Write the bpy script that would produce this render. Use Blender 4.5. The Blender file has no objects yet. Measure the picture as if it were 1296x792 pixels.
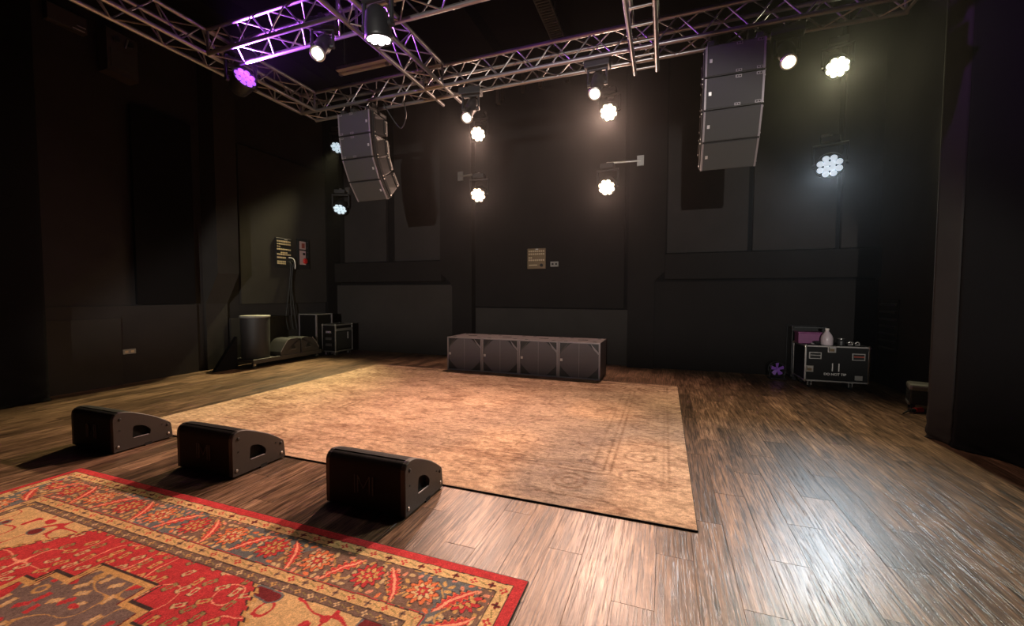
import bpy, bmesh, math, random
import numpy as np
from mathutils import Vector, Matrix, Quaternion

S = bpy.context.scene
COL = S.collection
PI = math.pi

# ------------------------------------------------------------------ camera
YAW, PITCH, ROLL, FPX = -0.352879, -0.045869, 0.0022616, 524.2
EYE = Vector((0, 0, 1.5))
_f = Vector((math.sin(YAW)*math.cos(PITCH), math.cos(YAW)*math.cos(PITCH), math.sin(PITCH)))
_r = Vector((math.cos(YAW), -math.sin(YAW), 0))
_u = _r.cross(_f)
_r2 = _r*math.cos(ROLL) + _u*math.sin(ROLL)
_u2 = -_r*math.sin(ROLL) + _u*math.cos(ROLL)
cam = bpy.data.objects.new('camera', bpy.data.cameras.new('camera'))
COL.objects.link(cam)
m = Matrix((_r2, _u2, -_f)).transposed().to_4x4(); m.translation = EYE
cam.matrix_world = m
cam.data.sensor_width = 36; cam.data.sensor_fit = 'HORIZONTAL'
cam.data.lens = FPX/1296*36
cam.data.clip_start = 0.05; cam.data.clip_end = 60
S.camera = cam

# ------------------------------------------------------------------ world, exposure
w = bpy.data.worlds.new('world'); S.world = w; w.use_nodes = True
bg = w.node_tree.nodes['Background']
bg.inputs[0].default_value = (0.6, 0.55, 0.6, 1); bg.inputs[1].default_value = 0.0
HAZE = 0.0007
if HAZE:
    vs = w.node_tree.nodes.new('ShaderNodeVolumeScatter')
    vs.inputs['Density'].default_value = HAZE; vs.inputs['Anisotropy'].default_value = 0.88
    w.node_tree.links.new(vs.outputs[0], w.node_tree.nodes['World Output'].inputs['Volume'])
S.view_settings.view_transform = 'Standard'
S.view_settings.look = 'None'
S.view_settings.exposure = -0.5
S.view_settings.gamma = 1
S.view_settings.use_curve_mapping = False

# light colours and powers of the fixtures (used by the fixture builders below)
WARM = (1.0, 0.635, 0.485)
PEACH = (1.0, 0.70, 0.54)
COOL = (0.72, 0.86, 1.0)
LIME = (1.0, 0.90, 0.38)
VIOLET = (0.50, 0.12, 1.0)

# ------------------------------------------------------------------ materials
def nodes_of(name):
    mt = bpy.data.materials.new(name); mt.use_nodes = True
    nt = mt.node_tree; b = nt.nodes['Principled BSDF']
    return mt, nt, b
def N(nt, typ, **kw):
    n = nt.nodes.new(typ)
    for k, v in kw.items():
        if k.startswith('i_'):
            n.inputs[k[2:].replace('_', ' ')].default_value = v
        else:
            setattr(n, k, v)
    return n
def L(nt, a, b): nt.links.new(a, b)
def math_n(nt, op, a, b=None, c=None):
    n = nt.nodes.new('ShaderNodeMath'); n.operation = op
    for i, v in enumerate((a, b, c)):
        if v is None: continue
        if isinstance(v, (int, float)): n.inputs[i].default_value = v
        else: nt.links.new(v, n.inputs[i])
    return n.outputs[0]

def mat_plain(name, col, rough=0.6, metal=0.0, noise=0.15, scale=40, bump=0.0, spec=0.5):
    mt, nt, b = nodes_of(name)
    tc = N(nt, 'ShaderNodeTexCoord')
    nz = N(nt, 'ShaderNodeTexNoise', i_Scale=scale, i_Detail=4.0, i_Roughness=0.6)
    L(nt, tc.outputs['Object'], nz.inputs['Vector'])
    rp = N(nt, 'ShaderNodeMapRange', i_To_Min=1-noise, i_To_Max=1+noise)
    L(nt, nz.outputs['Fac'], rp.inputs['Value'])
    mx = N(nt, 'ShaderNodeMix', data_type='RGBA', blend_type='MULTIPLY')
    mx.inputs[0].default_value = 1
    mx.inputs[6].default_value = (*col, 1)
    L(nt, rp.outputs[0], mx.inputs[7])
    L(nt, mx.outputs[2], b.inputs['Base Color'])
    b.inputs['Roughness'].default_value = rough
    b.inputs['Metallic'].default_value = metal
    b.inputs['Specular IOR Level'].default_value = spec
    if bump:
        bp = N(nt, 'ShaderNodeBump', i_Strength=bump, i_Distance=0.01)
        L(nt, nz.outputs['Fac'], bp.inputs['Height']); L(nt, bp.outputs[0], b.inputs['Normal'])
    return mt

def mat_emit(name, col, strength):
    mt, nt, b = nodes_of(name)
    b.inputs['Base Color'].default_value = (*col, 1)
    b.inputs['Emission Color'].default_value = (*col, 1)
    b.inputs['Emission Strength'].default_value = strength
    b.inputs['Roughness'].default_value = 0.2
    return mt

def mat_fabric(name, col, spec=0.1):
    mt, nt, b = nodes_of(name)
    tc = N(nt, 'ShaderNodeTexCoord')
    nz = N(nt, 'ShaderNodeTexNoise', i_Scale=1.3, i_Detail=5.0, i_Roughness=0.65)
    fz = N(nt, 'ShaderNodeTexNoise', i_Scale=220.0, i_Detail=2.0)
    L(nt, tc.outputs['Object'], nz.inputs['Vector']); L(nt, tc.outputs['Object'], fz.inputs['Vector'])
    rp = N(nt, 'ShaderNodeMapRange', i_To_Min=0.7, i_To_Max=1.3)
    L(nt, nz.outputs['Fac'], rp.inputs['Value'])
    mx = N(nt, 'ShaderNodeMix', data_type='RGBA', blend_type='MULTIPLY'); mx.inputs[0].default_value = 1
    mx.inputs[6].default_value = (*col, 1); L(nt, rp.outputs[0], mx.inputs[7])
    L(nt, mx.outputs[2], b.inputs['Base Color'])
    b.inputs['Roughness'].default_value = 0.95
    b.inputs['Specular IOR Level'].default_value = spec
    bp = N(nt, 'ShaderNodeBump', i_Strength=0.25, i_Distance=0.004)
    L(nt, fz.outputs['Fac'], bp.inputs['Height']); L(nt, bp.outputs[0], b.inputs['Normal'])
    return mt

PW, PL = 0.2, 1.24       # plank width and length
PX0 = -0.02              # joint phase in x (joints at -0.62, -0.42, ...)
def plank_off(i): return (i*0.377 - math.floor(i*0.377))*PL
def mat_planks():
    mt, nt, b = nodes_of('vinyl_plank')
    geo = N(nt, 'ShaderNodeNewGeometry')
    sep = N(nt, 'ShaderNodeSeparateXYZ'); L(nt, geo.outputs['Position'], sep.inputs[0])
    X, Y = sep.outputs[0], sep.outputs[1]
    ci = math_n(nt, 'FLOOR', math_n(nt, 'DIVIDE', math_n(nt, 'SUBTRACT', X, PX0), PW))
    off = math_n(nt, 'MULTIPLY', math_n(nt, 'FRACT', math_n(nt, 'MULTIPLY', ci, 0.377)), PL)
    ri = math_n(nt, 'FLOOR', math_n(nt, 'DIVIDE', math_n(nt, 'SUBTRACT', Y, off), PL))
    cmb = N(nt, 'ShaderNodeCombineXYZ'); L(nt, ci, cmb.inputs[0]); L(nt, ri, cmb.inputs[1])
    wn = N(nt, 'ShaderNodeTexWhiteNoise', noise_dimensions='3D'); L(nt, cmb.outputs[0], wn.inputs['Vector'])
    # grain coordinates, shifted per plank
    gx = math_n(nt, 'ADD', math_n(nt, 'MULTIPLY', X, 1.0), math_n(nt, 'MULTIPLY', wn.outputs['Value'], 17.0))
    gy = math_n(nt, 'ADD', math_n(nt, 'MULTIPLY', Y, 0.045), math_n(nt, 'MULTIPLY', wn.outputs['Value'], 5.0))
    gc = N(nt, 'ShaderNodeCombineXYZ'); L(nt, gx, gc.inputs[0]); L(nt, gy, gc.inputs[1])
    g1 = N(nt, 'ShaderNodeTexNoise', i_Scale=60.0, i_Detail=6.0, i_Roughness=0.7, i_Distortion=0.4)
    L(nt, gc.outputs[0], g1.inputs['Vector'])
    gy2 = math_n(nt, 'ADD', math_n(nt, 'MULTIPLY', Y, 0.2), math_n(nt, 'MULTIPLY', wn.outputs['Value'], 9.0))
    gc2 = N(nt, 'ShaderNodeCombineXYZ'); L(nt, gx, gc2.inputs[0]); L(nt, gy2, gc2.inputs[1])
    g2 = N(nt, 'ShaderNodeTexNoise', i_Scale=9.0, i_Detail=5.0, i_Roughness=0.65, i_Distortion=1.2)
    L(nt, gc2.outputs[0], g2.inputs['Vector'])
    mixf = math_n(nt, 'ADD', math_n(nt, 'MULTIPLY', g1.outputs['Fac'], 0.58), math_n(nt, 'MULTIPLY', g2.outputs['Fac'], 0.42))
    cr = N(nt, 'ShaderNodeValToRGB'); L(nt, mixf, cr.inputs[0])
    e = cr.color_ramp.elements
    e[0].position = 0.37; e[0].color = (0.026, 0.015, 0.009, 1)
    e[1].position = 0.68; e[1].color = (0.44, 0.27, 0.17, 1)
    k = cr.color_ramp.elements.new(0.50); k.color = (0.165, 0.095, 0.058, 1)
    g3 = N(nt, 'ShaderNodeTexNoise', i_Scale=80.0, i_Detail=3.0, i_Roughness=0.6, i_Distortion=0.15)
    gy3 = math_n(nt, 'ADD', math_n(nt, 'MULTIPLY', Y, 0.022), math_n(nt, 'MULTIPLY', wn.outputs['Value'], 7.0))
    gc3 = N(nt, 'ShaderNodeCombineXYZ'); L(nt, gx, gc3.inputs[0]); L(nt, gy3, gc3.inputs[1])
    L(nt, gc3.outputs[0], g3.inputs['Vector'])
    dl = N(nt, 'ShaderNodeMapRange', i_From_Min=0.53, i_From_Max=0.575, i_To_Min=1.0, i_To_Max=0.36); L(nt, g3.outputs['Fac'], dl.inputs['Value'])
    mx0 = N(nt, 'ShaderNodeMix', data_type='RGBA', blend_type='MULTIPLY'); mx0.inputs[0].default_value = 1
    L(nt, cr.outputs[0], mx0.inputs[6]); L(nt, dl.outputs[0], mx0.inputs[7])
    tone = N(nt, 'ShaderNodeMapRange', i_To_Min=0.55, i_To_Max=1.5); L(nt, wn.outputs['Value'], tone.inputs['Value'])
    mx = N(nt, 'ShaderNodeMix', data_type='RGBA', blend_type='MULTIPLY'); mx.inputs[0].default_value = 1
    L(nt, mx0.outputs[2], mx.inputs[6]); L(nt, tone.outputs[0], mx.inputs[7])
    L(nt, mx.outputs[2], b.inputs['Base Color'])
    rr = N(nt, 'ShaderNodeMapRange', i_To_Min=0.42, i_To_Max=0.25); L(nt, mixf, rr.inputs['Value'])
    L(nt, rr.outputs[0], b.inputs['Roughness'])
    b.inputs['Specular IOR Level'].default_value = 0.26
    bp = N(nt, 'ShaderNodeBump', i_Strength=0.28, i_Distance=0.004)
    L(nt, math_n(nt, 'ADD', g1.outputs['Fac'], dl.outputs[0]), bp.inputs['Height']); L(nt, bp.outputs[0], b.inputs['Normal'])
    return mt

def mat_rug(name, fine=300.0, amp=0.25, bump=0.5):
    mt, nt, b = nodes_of(name)
    at = N(nt, 'ShaderNodeAttribute', attribute_name='dye')
    tc = N(nt, 'ShaderNodeTexCoord')
    nz = N(nt, 'ShaderNodeTexNoise', i_Scale=fine, i_Detail=3.0, i_Roughness=0.7)
    L(nt, tc.outputs['Object'], nz.inputs['Vector'])
    rp = N(nt, 'ShaderNodeMapRange', i_To_Min=1-amp*2, i_To_Max=1+amp*2); L(nt, nz.outputs['Fac'], rp.inputs['Value'])
    mx = N(nt, 'ShaderNodeMix', data_type='RGBA', blend_type='MULTIPLY'); mx.inputs[0].default_value = 1
    L(nt, at.outputs['Color'], mx.inputs[6]); L(nt, rp.outputs[0], mx.inputs[7])
    L(nt, mx.outputs[2], b.inputs['Base Color'])
    b.inputs['Roughness'].default_value = 1.0
    b.inputs['Specular IOR Level'].default_value = 0.05
    bp = N(nt, 'ShaderNodeBump', i_Strength=bump, i_Distance=0.004)
    L(nt, nz.outputs['Fac'], bp.inputs['Height']); L(nt, bp.outputs[0], b.inputs['Normal'])
    return mt

M = dict(
    fabric=mat_fabric('black_wall_fabric', (0.030, 0.0265, 0.0255)),
    fabric_d=mat_fabric('velvet_black', (0.006, 0.0055, 0.006)),
    fabric_l=mat_fabric('charcoal_board', (0.034, 0.030, 0.027)),
    fabric_m=mat_fabric('dark_wall_fabric', (0.013, 0.0115, 0.011)),
    ceil=mat_fabric('ceiling_black', (0.009, 0.008, 0.009)),
    plank=mat_planks(),
    sub=mat_plain('underlay', (0.01, 0.008, 0.006), 0.9),
    red=mat_rug('red_wool', 230, 0.42, 0.6),
    beige=mat_rug('beige_wool', 110, 0.42, 0.5),
    bind=mat_plain('dark_binding', (0.02, 0.016, 0.014), 0.9),
    alu=mat_plain('truss_aluminium', (0.46, 0.44, 0.44), 0.36, 0.9, 0.12, 60),
    alu_d=mat_plain('edge_aluminium', (0.42, 0.40, 0.38), 0.4, 0.85, 0.15, 80),
    chrome=mat_plain('zinc_hardware', (0.65, 0.62, 0.58), 0.3, 0.9, 0.1, 60),
    paint=mat_plain('black_textured_paint', (0.022, 0.020, 0.020), 0.55, 0, 0.25, 300, 0.25),
    paint_b=mat_plain('dark_brown_paint', (0.050, 0.042, 0.038), 0.5, 0, 0.2, 300, 0.2),
    paint_s=mat_plain('sub_cabinet_paint', (0.11, 0.095, 0.10), 0.55, 0, 0.2, 300, 0.2),
    grille=mat_plain('grille_mesh', (0.042, 0.041, 0.039), 0.7, 0, 0.3, 500, 0.3),
    grille_w=mat_plain('wedge_grille_mesh', (0.0065, 0.0058, 0.0058), 0.7, 0, 0.3, 500, 0.3, 0.25),
    subgrille=mat_plain('sub_grille_mesh', (0.105, 0.088, 0.092), 0.7, 0, 0.25, 500, 0.3),
    dark=mat_plain('matt_black', (0.008, 0.008, 0.008), 0.8),
    plastic=mat_plain('black_plastic', (0.016, 0.016, 0.017), 0.45, 0, 0.15, 60),
    grey=mat_plain('grey_plastic', (0.22, 0.21, 0.19), 0.5, 0, 0.12, 60),
    trim=mat_plain('worn_grey_edge', (0.24, 0.21, 0.215), 0.5, 0.3, 0.2, 60),
    badge=mat_plain('silver_badge', (0.55, 0.52, 0.50), 0.4, 0.4, 0.1),
    laminate=mat_plain('black_laminate', (0.0045, 0.004, 0.004), 0.6, 0, 0.2, 30, 0, 0.2),
    white=mat_plain('stencil_white', (0.75, 0.72, 0.68), 0.8, 0, 0.3, 90),
    offwhite=mat_plain('offwhite_enamel', (0.68, 0.62, 0.55), 0.5),
    jug=mat_plain('translucent_jug', (0.52, 0.44, 0.47), 0.35, 0, 0.08, 20),
    purple=mat_plain('plum_plastic', (0.16, 0.03, 0.12), 0.5),
    fanp=mat_plain('violet_blade', (0.32, 0.12, 0.62), 0.4),
    redp=mat_plain('red_plastic', (0.55, 0.02, 0.02), 0.4),
    redh=mat_plain('rust_red_handle', (0.28, 0.06, 0.04), 0.5),
    brass=mat_plain('brass_plate', (0.16, 0.11, 0.06), 0.45, 0.5),
    gold=mat_plain('brass_socket', (0.50, 0.39, 0.25), 0.4, 0.3),
    pinkp=mat_plain('pinkish_plate', (0.48, 0.34, 0.32), 0.5),
    cable=mat_plain('black_cable', (0.012, 0.012, 0.012), 0.5),
    wood=mat_plain('dolly_board', (0.035, 0.026, 0.02), 0.7, 0, 0.3, 20),
)

# ------------------------------------------------------------------ mesh helpers
class MB:
    """collects shapes; build() links them as ONE mesh object"""
    def __init__(self): self.v = []; self.f = []; self.sm = []
    def add(self, vs, fs, smooth=False, mat=None):
        o = len(self.v)
        for p in vs:
            p = Vector(p)
            self.v.append(mat @ p if mat is not None else p)
        for q in fs: self.f.append(tuple(i+o for i in q)); self.sm.append(smooth)
        return self
    def box(self, c, s, mat=None, bev=0.0):
        cx, cy, cz = c; x, y, z = s[0]/2, s[1]/2, s[2]/2
        if bev <= 0:
            vs = [(cx+a*x, cy+b*y, cz+d*z) for a in (-1, 1) for b in (-1, 1) for d in (-1, 1)]
            fs = [(0, 1, 3, 2), (4, 6, 7, 5), (0, 4, 5, 1), (2, 3, 7, 6), (0, 2, 6, 4), (1, 5, 7, 3)]
            return self.add(vs, fs, False, mat)
        bm = bmesh.new(); bmesh.ops.create_cube(bm, size=1)
        for v in bm.verts: v.co = Vector((v.co.x*s[0]+cx, v.co.y*s[1]+cy, v.co.z*s[2]+cz))
        bmesh.ops.bevel(bm, geom=bm.edges[:], offset=bev, segments=2, affect='EDGES', profile=0.5)
        return self.bm(bm, mat)
    def b2(self, x0, x1, y0, y1, z0, z1, bev=0.0, mat=None):
        return self.box(((x0+x1)/2, (y0+y1)/2, (z0+z1)/2), (abs(x1-x0), abs(y1-y0), abs(z1-z0)), mat, bev)
    def bm(self, bm, mat=None, smooth=False):
        bm.verts.index_update()
        self.add([v.co.copy() for v in bm.verts], [tuple(v.index for v in f.verts) for f in bm.faces], smooth, mat)
        bm.free(); return self
    def tube(self, p0, p1, r, n=8, r1=None, cap=True, mat=None):
        p0, p1 = Vector(p0), Vector(p1); d = p1-p0
        q = d.to_track_quat('Z', 'Y'); r1 = r if r1 is None else r1
        vs = []
        for k, (p, rr) in enumerate(((p0, r), (p1, r1))):
            for i in range(n):
                a = 2*PI*i/n; vs.append(p + q @ Vector((rr*math.cos(a), rr*math.sin(a), 0)))
        fs = [(i, (i+1) % n, n+(i+1) % n, n+i) for i in range(n)]
        self.add(vs, fs, True, mat)
        if cap: self.add(vs, [tuple(reversed(range(n))), tuple(range(n, 2*n))], False, mat)
        return self
    def lathe(self, prof, n=24, mat=None, c=(0, 0, 0)):
        vs = []; fs = []
        for (r, z) in prof:
            for i in range(n):
                a = 2*PI*i/n; vs.append((c[0]+r*math.cos(a), c[1]+r*math.sin(a), c[2]+z))
        for k in range(len(prof)-1):
            for i in range(n):
                j = (i+1) % n; fs.append((k*n+i, k*n+j, (k+1)*n+j, (k+1)*n+i))
        self.add(vs, fs, True, mat)
        self.add(vs[:n], [tuple(reversed(range(n)))], False, mat)
        self.add(vs[-n:], [tuple(range(n))], False, mat)
        return self
    def prism(self, poly, a0, a1, axis='z', mat=None, smooth=False):
        """extrude a 2-D polygon along axis; poly coords are the two other axes in xyz order"""
        def P(u, v, w):
            return (u, v, w) if axis == 'z' else ((w, u, v) if axis == 'x' else (u, w, v))
        n = len(poly)
        vs = [P(u, v, a0) for u, v in poly] + [P(u, v, a1) for u, v in poly]
        self.add(vs, [(i, (i+1) % n, n+(i+1) % n, n+i) for i in range(n)], smooth, mat)
        self.add(vs, [tuple(reversed(range(n))), tuple(range(n, 2*n))], False, mat)
        return self
    def wire(self, pts, r, n=6):
        """smooth tube through points"""
        pts = [Vector(p) for p in pts]
        P = []
        for i in range(len(pts)-1):
            p0 = pts[max(i-1, 0)]; p1 = pts[i]; p2 = pts[i+1]; p3 = pts[min(i+2, len(pts)-1)]
            for k in range(5):
                t = k/5
                P.append(0.5*((2*p1)+(p2-p0)*t+(2*p0-5*p1+4*p2-p3)*t*t+(3*p1-p0-3*p2+p3)*t**3))
        P.append(pts[-1])
        vs = []
        for i, p in enumerate(P):
            d = (P[min(i+1, len(P)-1)]-P[max(i-1, 0)])
            q = d.to_track_quat('Z', 'Y')
            for k in range(n):
                a = 2*PI*k/n; vs.append(p + q @ Vector((r*math.cos(a), r*math.sin(a), 0)))
        fs = [(i*n+k, i*n+(k+1) % n, (i+1)*n+(k+1) % n, (i+1)*n+k) for i in range(len(P)-1) for k in range(n)]
        return self.add(vs, fs, True)
    def mesh(self, name, mat):
        me = bpy.data.meshes.new(name)
        me.from_pydata([tuple(v) for v in self.v], [], self.f)
        me.polygons.foreach_set('use_smooth', self.sm)
        bm = bmesh.new(); bm.from_mesh(me)
        bmesh.ops.recalc_face_normals(bm, faces=bm.faces[:]); bm.to_mesh(me); bm.free()
        me.materials.append(mat if not isinstance(mat, str) else M[mat])
        me.update(); return me
    def build(self, name, mat, parent=None, loc=None, rot=None):
        return link(name, self.mesh(name, mat), parent, loc, rot)

def link(name, data, parent=None, loc=None, rot=None):
    o = bpy.data.objects.new(name, data); COL.objects.link(o)
    if parent is not None: o.parent = parent
    if loc is not None: o.location = loc
    if rot is not None:
        if isinstance(rot, Quaternion): o.rotation_mode = 'QUATERNION'; o.rotation_quaternion = rot
        else: o.rotation_euler = rot
    return o
def tag(o, label, cat, group=None):
    o['label'] = label; o['category'] = cat
    if group: o['group'] = group
    return o
def thing(name, label, cat, loc=(0, 0, 0), rz=0.0, group=None):
    return tag(link(name, None, None, loc, (0, 0, rz)), label, cat, group)
def struct(o): o['kind'] = 'structure'; return o
def copy_tree(o, parent=None):
    c = o.copy(); COL.objects.link(c); c.parent = parent
    for ch in list(o.children): copy_tree(ch, c)
    return c
def text_mesh(name, body, size, mat, parent, loc, rot, extrude=0.001, align='CENTER'):
    cu = bpy.data.curves.new(name, 'FONT'); cu.body = body; cu.size = size; cu.align_x = align; cu.align_y = 'CENTER'
    cu.extrude = extrude; cu.offset = size*0.02
    t = bpy.data.objects.new('tmp', cu); COL.objects.link(t)
    dg = bpy.context.evaluated_depsgraph_get()
    me = bpy.data.meshes.new_from_object(t.evaluated_get(dg)); me.name = name
    bpy.data.objects.remove(t); me.materials.clear(); me.materials.append(M[mat])
    return link(name, me, parent, loc, rot)

# ================================================================== THE ROOM
XL, XR, YB, YF, ZC = -8.4, 3.45, 9.0, -9.0, 6.5

# ---- floor: a dark underlay with every plank on it
fl = struct(MB().b2(XL-.2, XR+.2, YF, YB+.2, -0.05, -0.004).build('floor', 'sub'))
plank_me = {}
def plank_mesh(L_):
    key = round(L_, 3)
    if key not in plank_me:
        g = 0.0004; e = 0.0009
        x, y = PW/2-g, L_/2-g
        mb = MB()
        vs = [(-x, -y, -.004), (x, -y, -.004), (x, y, -.004), (-x, y, -.004),
              (-x, -y, -e), (x, -y, -e), (x, y, -e), (-x, y, -e),
              (-x+e, -y+e, 0), (x-e, -y+e, 0), (x-e, y-e, 0), (-x+e, y-e, 0)]
        fs = [(0, 1, 5, 4), (1, 2, 6, 5), (2, 3, 7, 6), (3, 0, 4, 7), (4, 5, 9, 8), (5, 6, 10, 9), (6, 7, 11, 10), (7, 4, 8, 11), (8, 9, 10, 11)]
        mb.add(vs, fs); plank_me[key] = mb.mesh('plank', 'plank')
    return plank_me[key]
_planks = []
for i in range(math.floor((XL-PX0)/PW), math.ceil((XR-PX0)/PW)):
    x = PX0+(i+.5)*PW; off = plank_off(i)
    for r in range(-9, 9):
        y0 = off+r*PL; y1 = y0+PL
        y0 = max(y0, YF); y1 = min(y1, YB)
        if y1-y0 < 0.05: continue
        _planks.append((x, (y0+y1)/2, y1-y0))
RED = (-4.64, -0.64, -0.86, 1.985)      # x0,x1,y0,y1
BEI = (-5.66, 0.22, 2.80, 7.17)
def plank_score(x, y, l):
    s = 0.0
    for k in range(5):
        for jx in (-.08, 0, .08):
            px, py = x+jx, y+(k/4-.5)*l*0.95
            if any(a+.02 < px < b-.02 and c+.02 < py < d-.02 for a, b, c, d in (RED, BEI)): continue
            d = Vector((px, py, 0))-EYE; z = d.dot(_f)
            if z < 0.3: continue
            u, v = d.dot(_r2)/z*FPX, -d.dot(_u2)/z*FPX
            if abs(u) > 648 or abs(v) > 396: continue
            s += 1.5/(z*z*z)*l
    return s
_planks.sort(key=lambda p: -plank_score(*p))
for (x, y, l) in _planks[:300]: link('plank', plank_mesh(l), fl, (x, y, 0))
mb = MB()
for (x, y, l) in _planks[300:]:
    me = plank_mesh(l); mb.add([Vector(v.co)+Vector((x, y, 0)) for v in me.vertices], [tuple(p.vertices) for p in me.polygons])
o = mb.build('plank_field', 'plank', fl); o['kind'] = 'stuff'

# ---- back wall
wb = struct(MB().b2(XL-.2, XR+.2, YB, YB+.2, 0, ZC).build('wall_back', 'fabric_d'))  # near-black base puts the shade of the panel gaps into its colour
def part_box(name, mat, parent, *a, bev=0.0): return MB().b2(*a, bev=bev).build(name, mat, parent)
MB().prism([(-4.74, 0), (-4.23, 0), (-4.23, ZC), (-5.06, ZC), (-5.06, 2.0), (-4.80, 1.78), (-4.74, 1.66)], 8.75, 9.0, 'y').build('pillar', 'fabric_m', wb)
MB().prism([(-0.71, 0), (-0.19, 0), (-0.19, 1.77), (-0.01, 1.95), (-0.01, ZC), (-0.71, ZC)], 8.75, 9.0, 'y').build('pillar', 'fabric_m', wb)
part_box('stretched_panel', 'fabric_m', wb, -4.22, -0.80, 8.93, 9.0, 1.20, ZC, bev=.01)  # darker cloth: the weaker light on the middle bay is put into colour
part_box('dado_panel', 'fabric_l', wb, -4.22, -0.72, 8.95, 9.0, 0.0, 1.17)
part_box('dado_panel', 'fabric_l', wb, XL, -4.74, 8.88, 9.0, 0.0, 1.72)
part_box('dado_panel', 'fabric_m', wb, -0.19, XR, 8.88, 9.0, 0.0, 1.75)  # darker than the other dados, dim light at this end painted in
part_box('ledge', 'fabric_m', wb, XL, -5.06, 8.80, 9.0, 1.80, 2.30, bev=.015)
part_box('ledge', 'fabric_m', wb, -0.01, XR, 8.80, 9.0, 1.80, 2.30, bev=.015)
for (x0_, x1_) in ((-8.05, -6.72), (-6.46, -5.10), (0.02, 1.45), (1.53, 2.82), (2.90, XR)):
    part_box('stretched_panel', 'fabric', wb, x0_, x1_, 8.90, 9.0, 2.32, ZC, bev=.012)
# conduits hanging down from the ceiling on the back wall
for x, zb in ((-3.62, 5.80), (-3.50, 5.86), (-3.02, 5.95), (-2.62, 5.98), (-2.02, 6.02)):
    MB().b2(x-.04, x+.04, 8.84, 8.93, zb, ZC).build('conduit', 'alu_d' if x < -3.55 else 'paint_b', wb)

# ---- left wall
wl = struct(MB().b2(XL-.2, XL, YF, YB+.2, 0, ZC).build('wall_left', 'fabric'))
part_box('dado_panel', 'fabric', wl, XL, XL+.05, 3.2, 5.32, 0, 1.29)
part_box('hatch_board', 'fabric_l', wl, XL, XL+.07, 3.24, 4.13, 0, 1.09)
part_box('stretched_panel', 'fabric_l', wl, XL, XL+.06, 6.20, 8.55, 1.27, 4.6, bev=.01)
part_box('dado_panel', 'fabric_l', wl, XL, XL+.08, 5.95, 8.55, 0, 0.98)
MB().prism([(XL, 0), (XL+.06, 0), (XL+.06, 1.30), (XL+.42, 1.88), (XL+.42, ZC), (XL, ZC)], 5.48, 5.90, 'y').build('pillar', 'fabric_l', wl)
part_box('corner_return', 'fabric_d', wl, XL, XL+.10, 8.55, 9.0, 0, ZC)

# ---- right wall, front wall behind the camera, ceiling
wr = struct(MB().b2(XR, XR+.2, YF, YB+.2, 0, ZC).build('wall_right', 'fabric'))
struct(MB().b2(XL-.2, XR+.2, YF-.2, YF, 0, ZC).build('wall_front', 'fabric_d'))
ce = struct(MB().b2(XL-.2, XR+.2, YF-.2, YB+.2, ZC, ZC+.1).build('ceiling', 'ceil'))
for x, wd, h in ((-7.2, .3, .35), (-3.4, .42, .30), (0.9, .3, .35)):
    part_box('beam', 'ceil', ce, x-wd/2, x+wd/2, YF, YB, ZC-h, ZC)
for y in (1.6, 6.3): part_box('cross_beam', 'ceil', ce, XL, XR, y-.09, y+.09, ZC-.16, ZC)
for i in range(22): part_box('tray_rung', 'alu_d', ce, -2.08, -1.86, 6.4+i*.07, 6.43+i*.07, ZC-.22, ZC-.20)
for x in (-2.09, -1.85): part_box('tray_rail', 'alu_d', ce, x-.008, x+.008, 6.35, 8.0, ZC-.23, ZC-.17)
for i, x in enumerate((-2.09, -1.85)): part_box('tray_hanger', 'alu_d', ce, x-.006, x+.006, 7.1, 7.112, ZC-.2, ZC)

# ---- drapes
def drape(name, label, path, z0, z1, amp, mat='fabric_d', nz=40, seed=1):
    random.seed(seed)
    pts = []
    for (a, b) in zip(path[:-1], path[1:]):
        a, b = Vector(a), Vector(b); n = max(2, int((b-a).length/.03))
        for k in range(n): pts.append((a.lerp(b, k/n), (b-a).normalized()))
    pts.append((Vector(path[-1]), (Vector(path[-1])-Vector(path[-2])).normalized()))
    vs = []; s = 0; out = []
    for j in range(nz+1):
        z = z0+(z1-z0)*(j/nz)**1.8
        for i, (p, d) in enumerate(pts):
            nrm = Vector((d.y, -d.x)); low = math.exp(-(z-z0)/.22)
            u = i*.03
            q = p + nrm*(amp*math.sin(u*9+.8*math.sin(u*3))+low*.022*math.sin((z-z0)*60+u*14)+low*.02*(1-abs(math.sin(u*5))))
            vs.append((q.x, q.y, z))
    n = len(pts)
    fs = [(j*n+i, j*n+i+1, (j+1)*n+i+1, (j+1)*n+i) for j in range(nz) for i in range(n-1)]
    mb = MB(); mb.add(vs, fs, True); o = mb.build(name, mat)
    sm = o.modifiers.new('thickness', 'SOLIDIFY'); sm.thickness = 0.012; sm.offset = -1
    return tag(o, label, 'curtain')
drape('stage_curtain', 'tall black drape with a wrinkled hem around the corner by the power box', [(3.30, 5.62), (2.62, 5.56), (2.70, 5.30)], 0.004, 6.3, 0.004, 'fabric', seed=3)
drape('stage_curtain', 'black velvet drape running on from the wrinkled corner drape towards the seats', [(2.705, 5.29), (2.96, 4.86), (3.42, 4.06)], 0.004, 6.3, 0.006, 'fabric_d', seed=4)
drape('side_curtain', 'tall black drape hanging beside the grey hatch board', [(-8.36, 3.22), (-8.02, 3.12), (-7.98, 2.6), (-7.98, 0.2), (-7.98, -3.8)], 0.004, 6.3, 0.012, 'fabric_d', seed=5)

# ---- black panel put in place of a dark recess in the side wall
def dark_panel(label, poly, y0, y1, axis='y', mat='fabric_d', group=None):
    o = MB().prism(poly, y0, y1, axis).build('recess_panel', mat)
    return tag(o, label, 'wall panel')
dark_panel('flat black panel standing for a dark recess in the side wall above the power socket', [(4.35, 1.31), (5.27, 1.31), (5.27, 4.6), (4.35, 4.6)], XL+.05, XL+.11, 'x')

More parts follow.
